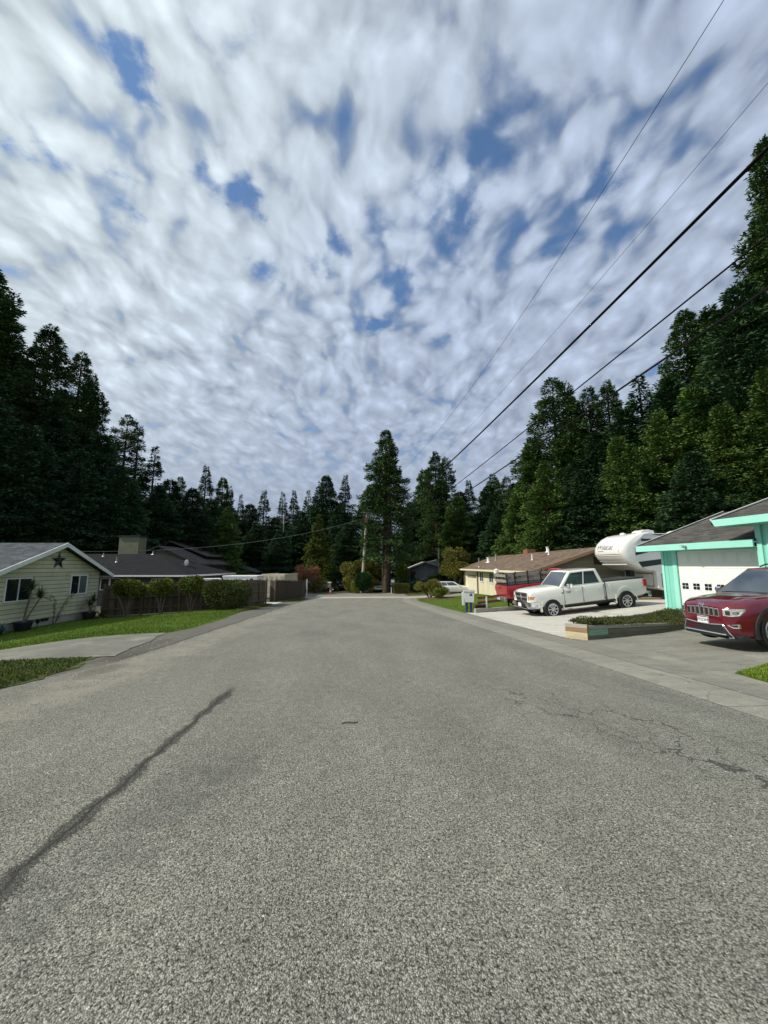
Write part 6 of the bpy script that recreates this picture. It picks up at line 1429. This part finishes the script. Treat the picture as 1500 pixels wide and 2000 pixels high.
for x0 in (.2, 2.6):
    a_ = MB(); a_.prism([(x0 - .5, 3.745), (x0 + .5, 3.745), (x0 + .44, 3.98), (x0 + .1, 4.04), (x0 - .25, 4.02), (x0 - .45, 3.92)], -.36, .36, 'y'); a_.build('air_conditioner', 'rv_white', t, bevel=.04)
MB().lathe([(.16, 3.74), (.16, 3.84), (.05, 3.88)], (-.9, .3, 0), n=12).build('roof_vent', 'rv_white', t)
t = thing('leveling_blocks', 'weathered timbers and chocks on the concrete under the travel trailer nose', 'blocks', W(14.9, 22.0), HR)
MB().box(-.9, .6, -.12, .12, .0, .12).build('timber', 'plank_brown', t, bevel=.008); MB().box(.7, 1.1, -.15, .15, .0, .16).build('chock', 'trim_black', t, bevel=.02); MB().box(-.5, .5, .3, .5, 0, .10).build('plank', 'plank_pale', t, bevel=.008)

# ---- cars across the far street and the white wagon
def small_car(name, label, cx, cd, head, pm, kind='sedan', L=4.5, H=1.42, dz=0.0):
    l = W(cx, cd); t = thing(name, label, 'car', (l.x, l.y, l.z + dz), head + HR); k = L / 4.5; hh = H / 1.42
    st = {'hw': [(-2.25 * k, .70), (-2.1 * k, .82), (-1.5 * k, .87), (1.5 * k, .87), (2.05 * k, .80), (2.25 * k, .66)], 'z0': [(-2.25 * k, .34), (-1.9 * k, .24), (2.0 * k, .22), (2.25 * k, .32)],
          'zb': [(-2.25 * k, .84 * hh), (1.0 * k, .88 * hh), (2.25 * k, .68 * hh)], 'zt': [(-2.25 * k, .88 * hh), (-1.8 * k, .93 * hh), (1.0 * k, .95 * hh), (1.9 * k, .84 * hh), (2.25 * k, .72 * hh)], 'ts': [(-2.25 * k, .86), (2.25 * k, .86)], 'cr': [(-2.25 * k, 0), (1.4 * k, .03), (2.25 * k, .0)]}
    b_o = loft_body(st, 24).build('body', pm, t); cut_arches(b_o, [(1.35 * k, .33, .37), (-1.35 * k, .33, .37)])
    base, roof = {'sedan': ((-1.75, 1.05), (-1.05, .25)), 'wagon': ((-2.15, .95), (-1.95, .25)), 'suv': ((-2.15, 1.0), (-2.0, .35))}[kind]
    cb, sd = cabin(t, (base[0] * k, base[1] * k), (roof[0] * k, roof[1] * k), .90 * hh, 1.37 * hh, .80, .63, pm, .04, bev=.04)
    pane_on(t, sd['F'], [(.06, .06), (.94, .06), (.92, .92), (.08, .92)], nm='windscreen'); pane_on(t, sd['B'], [(.08, .12), (.92, .12), (.90, .9), (.10, .9)], nm='rear_window')
    for s in 'LR':
        f = (lambda u: u) if s == 'R' else (lambda u: 1 - u)
        for u0, u1, w0, w1 in ((.56, .93, .56, .90), (.08, .53, .12, .53)):
            q = [(f(u0), .1), (f(u1), .1), (f(w1), .86), (f(w0), .86)]; pane_on(t, sd[s], q if s == 'R' else [q[1], q[0], q[3], q[2]], nm='window')
    for s in (-1, 1):
        for xx in (1.35 * k, -1.35 * k): wheel(t, xx, s * .76, .32, .2, s, .21, 5)
        jx_ = lambda y, z: pl(abs(y), [(0, 2.255 * k), (.66, 2.25 * k), (.80, 2.05 * k)])
        front_piece(t, [(s * .46, .56 * hh), (s * .74, .58 * hh), (s * .76, .70 * hh), (s * .46, .68 * hh)], jx_, 'lamp_clear', 'headlight', .014)
        MB().box(-2.262 * k, -2.2 * k, min(s * .48, s * .70), max(s * .48, s * .70), .58 * hh, .76 * hh).build('tail_light', 'lamp_red', t)
        MB().box(.68 * k, .82 * k, min(s * .82, s * 1.0), max(s * .82, s * 1.0), .92 * hh, 1.03 * hh).build('mirror', pm, t, bevel=.02)
    front_piece(t, [(-.40, .54 * hh), (.40, .54 * hh), (.40, .66 * hh), (-.40, .66 * hh)], jx_, 'trim_black', 'grille', .012)
    MB().box(-2.30 * k, -2.2 * k, -.74, .74, .36, .54).build('rear_bumper', 'trim_black' if kind == 'wagon' else pm, t, bevel=.03); MB().box(2.2 * k, 2.31 * k, -.66, .66, .34, .50).build('front_bumper', 'trim_black' if kind == 'wagon' else pm, t, bevel=.03)
    MB().box(2.312 * k, 2.318 * k, -.16, .16, .37, .48).build('number_plate', 'plate_white', t)
    return t
small_car('parked_car', 'boxy white station wagon parked in front of the small yellow green tree', 8.0, 46.8, math.radians(4), 'paint_old_white', 'wagon', 4.7, 1.46, dz=.05)
small_car('parked_car', 'silver car with its nose showing right of the round topiary', -1.05, 57.5, math.radians(-80), 'paint_silver', 'sedan', 4.4, 1.40)
small_car('parked_car', 'dark navy car in the shade of the double redwood trunk', .75, 59.5, math.radians(-75), 'paint_navy', 'suv', 4.5, 1.68)
small_car('parked_car', 'pale blue car half hidden behind the end of the dark roadside fence', -10.4, 57.5, math.radians(-8), 'paint_blue', 'sedan', 4.4, 1.42)
small_car('parked_car', 'black car in deep shade behind the orange traffic cone', -7.0, 60.5, math.radians(-60), 'paint_black', 'suv', 4.5, 1.62)
box_trailer('utility_trailer', 'small grey box trailer left of the black car at the far street', W(-8.5, 57.3), HR + .1, 1.5, 1.1, 1.25, 'rv_grey')
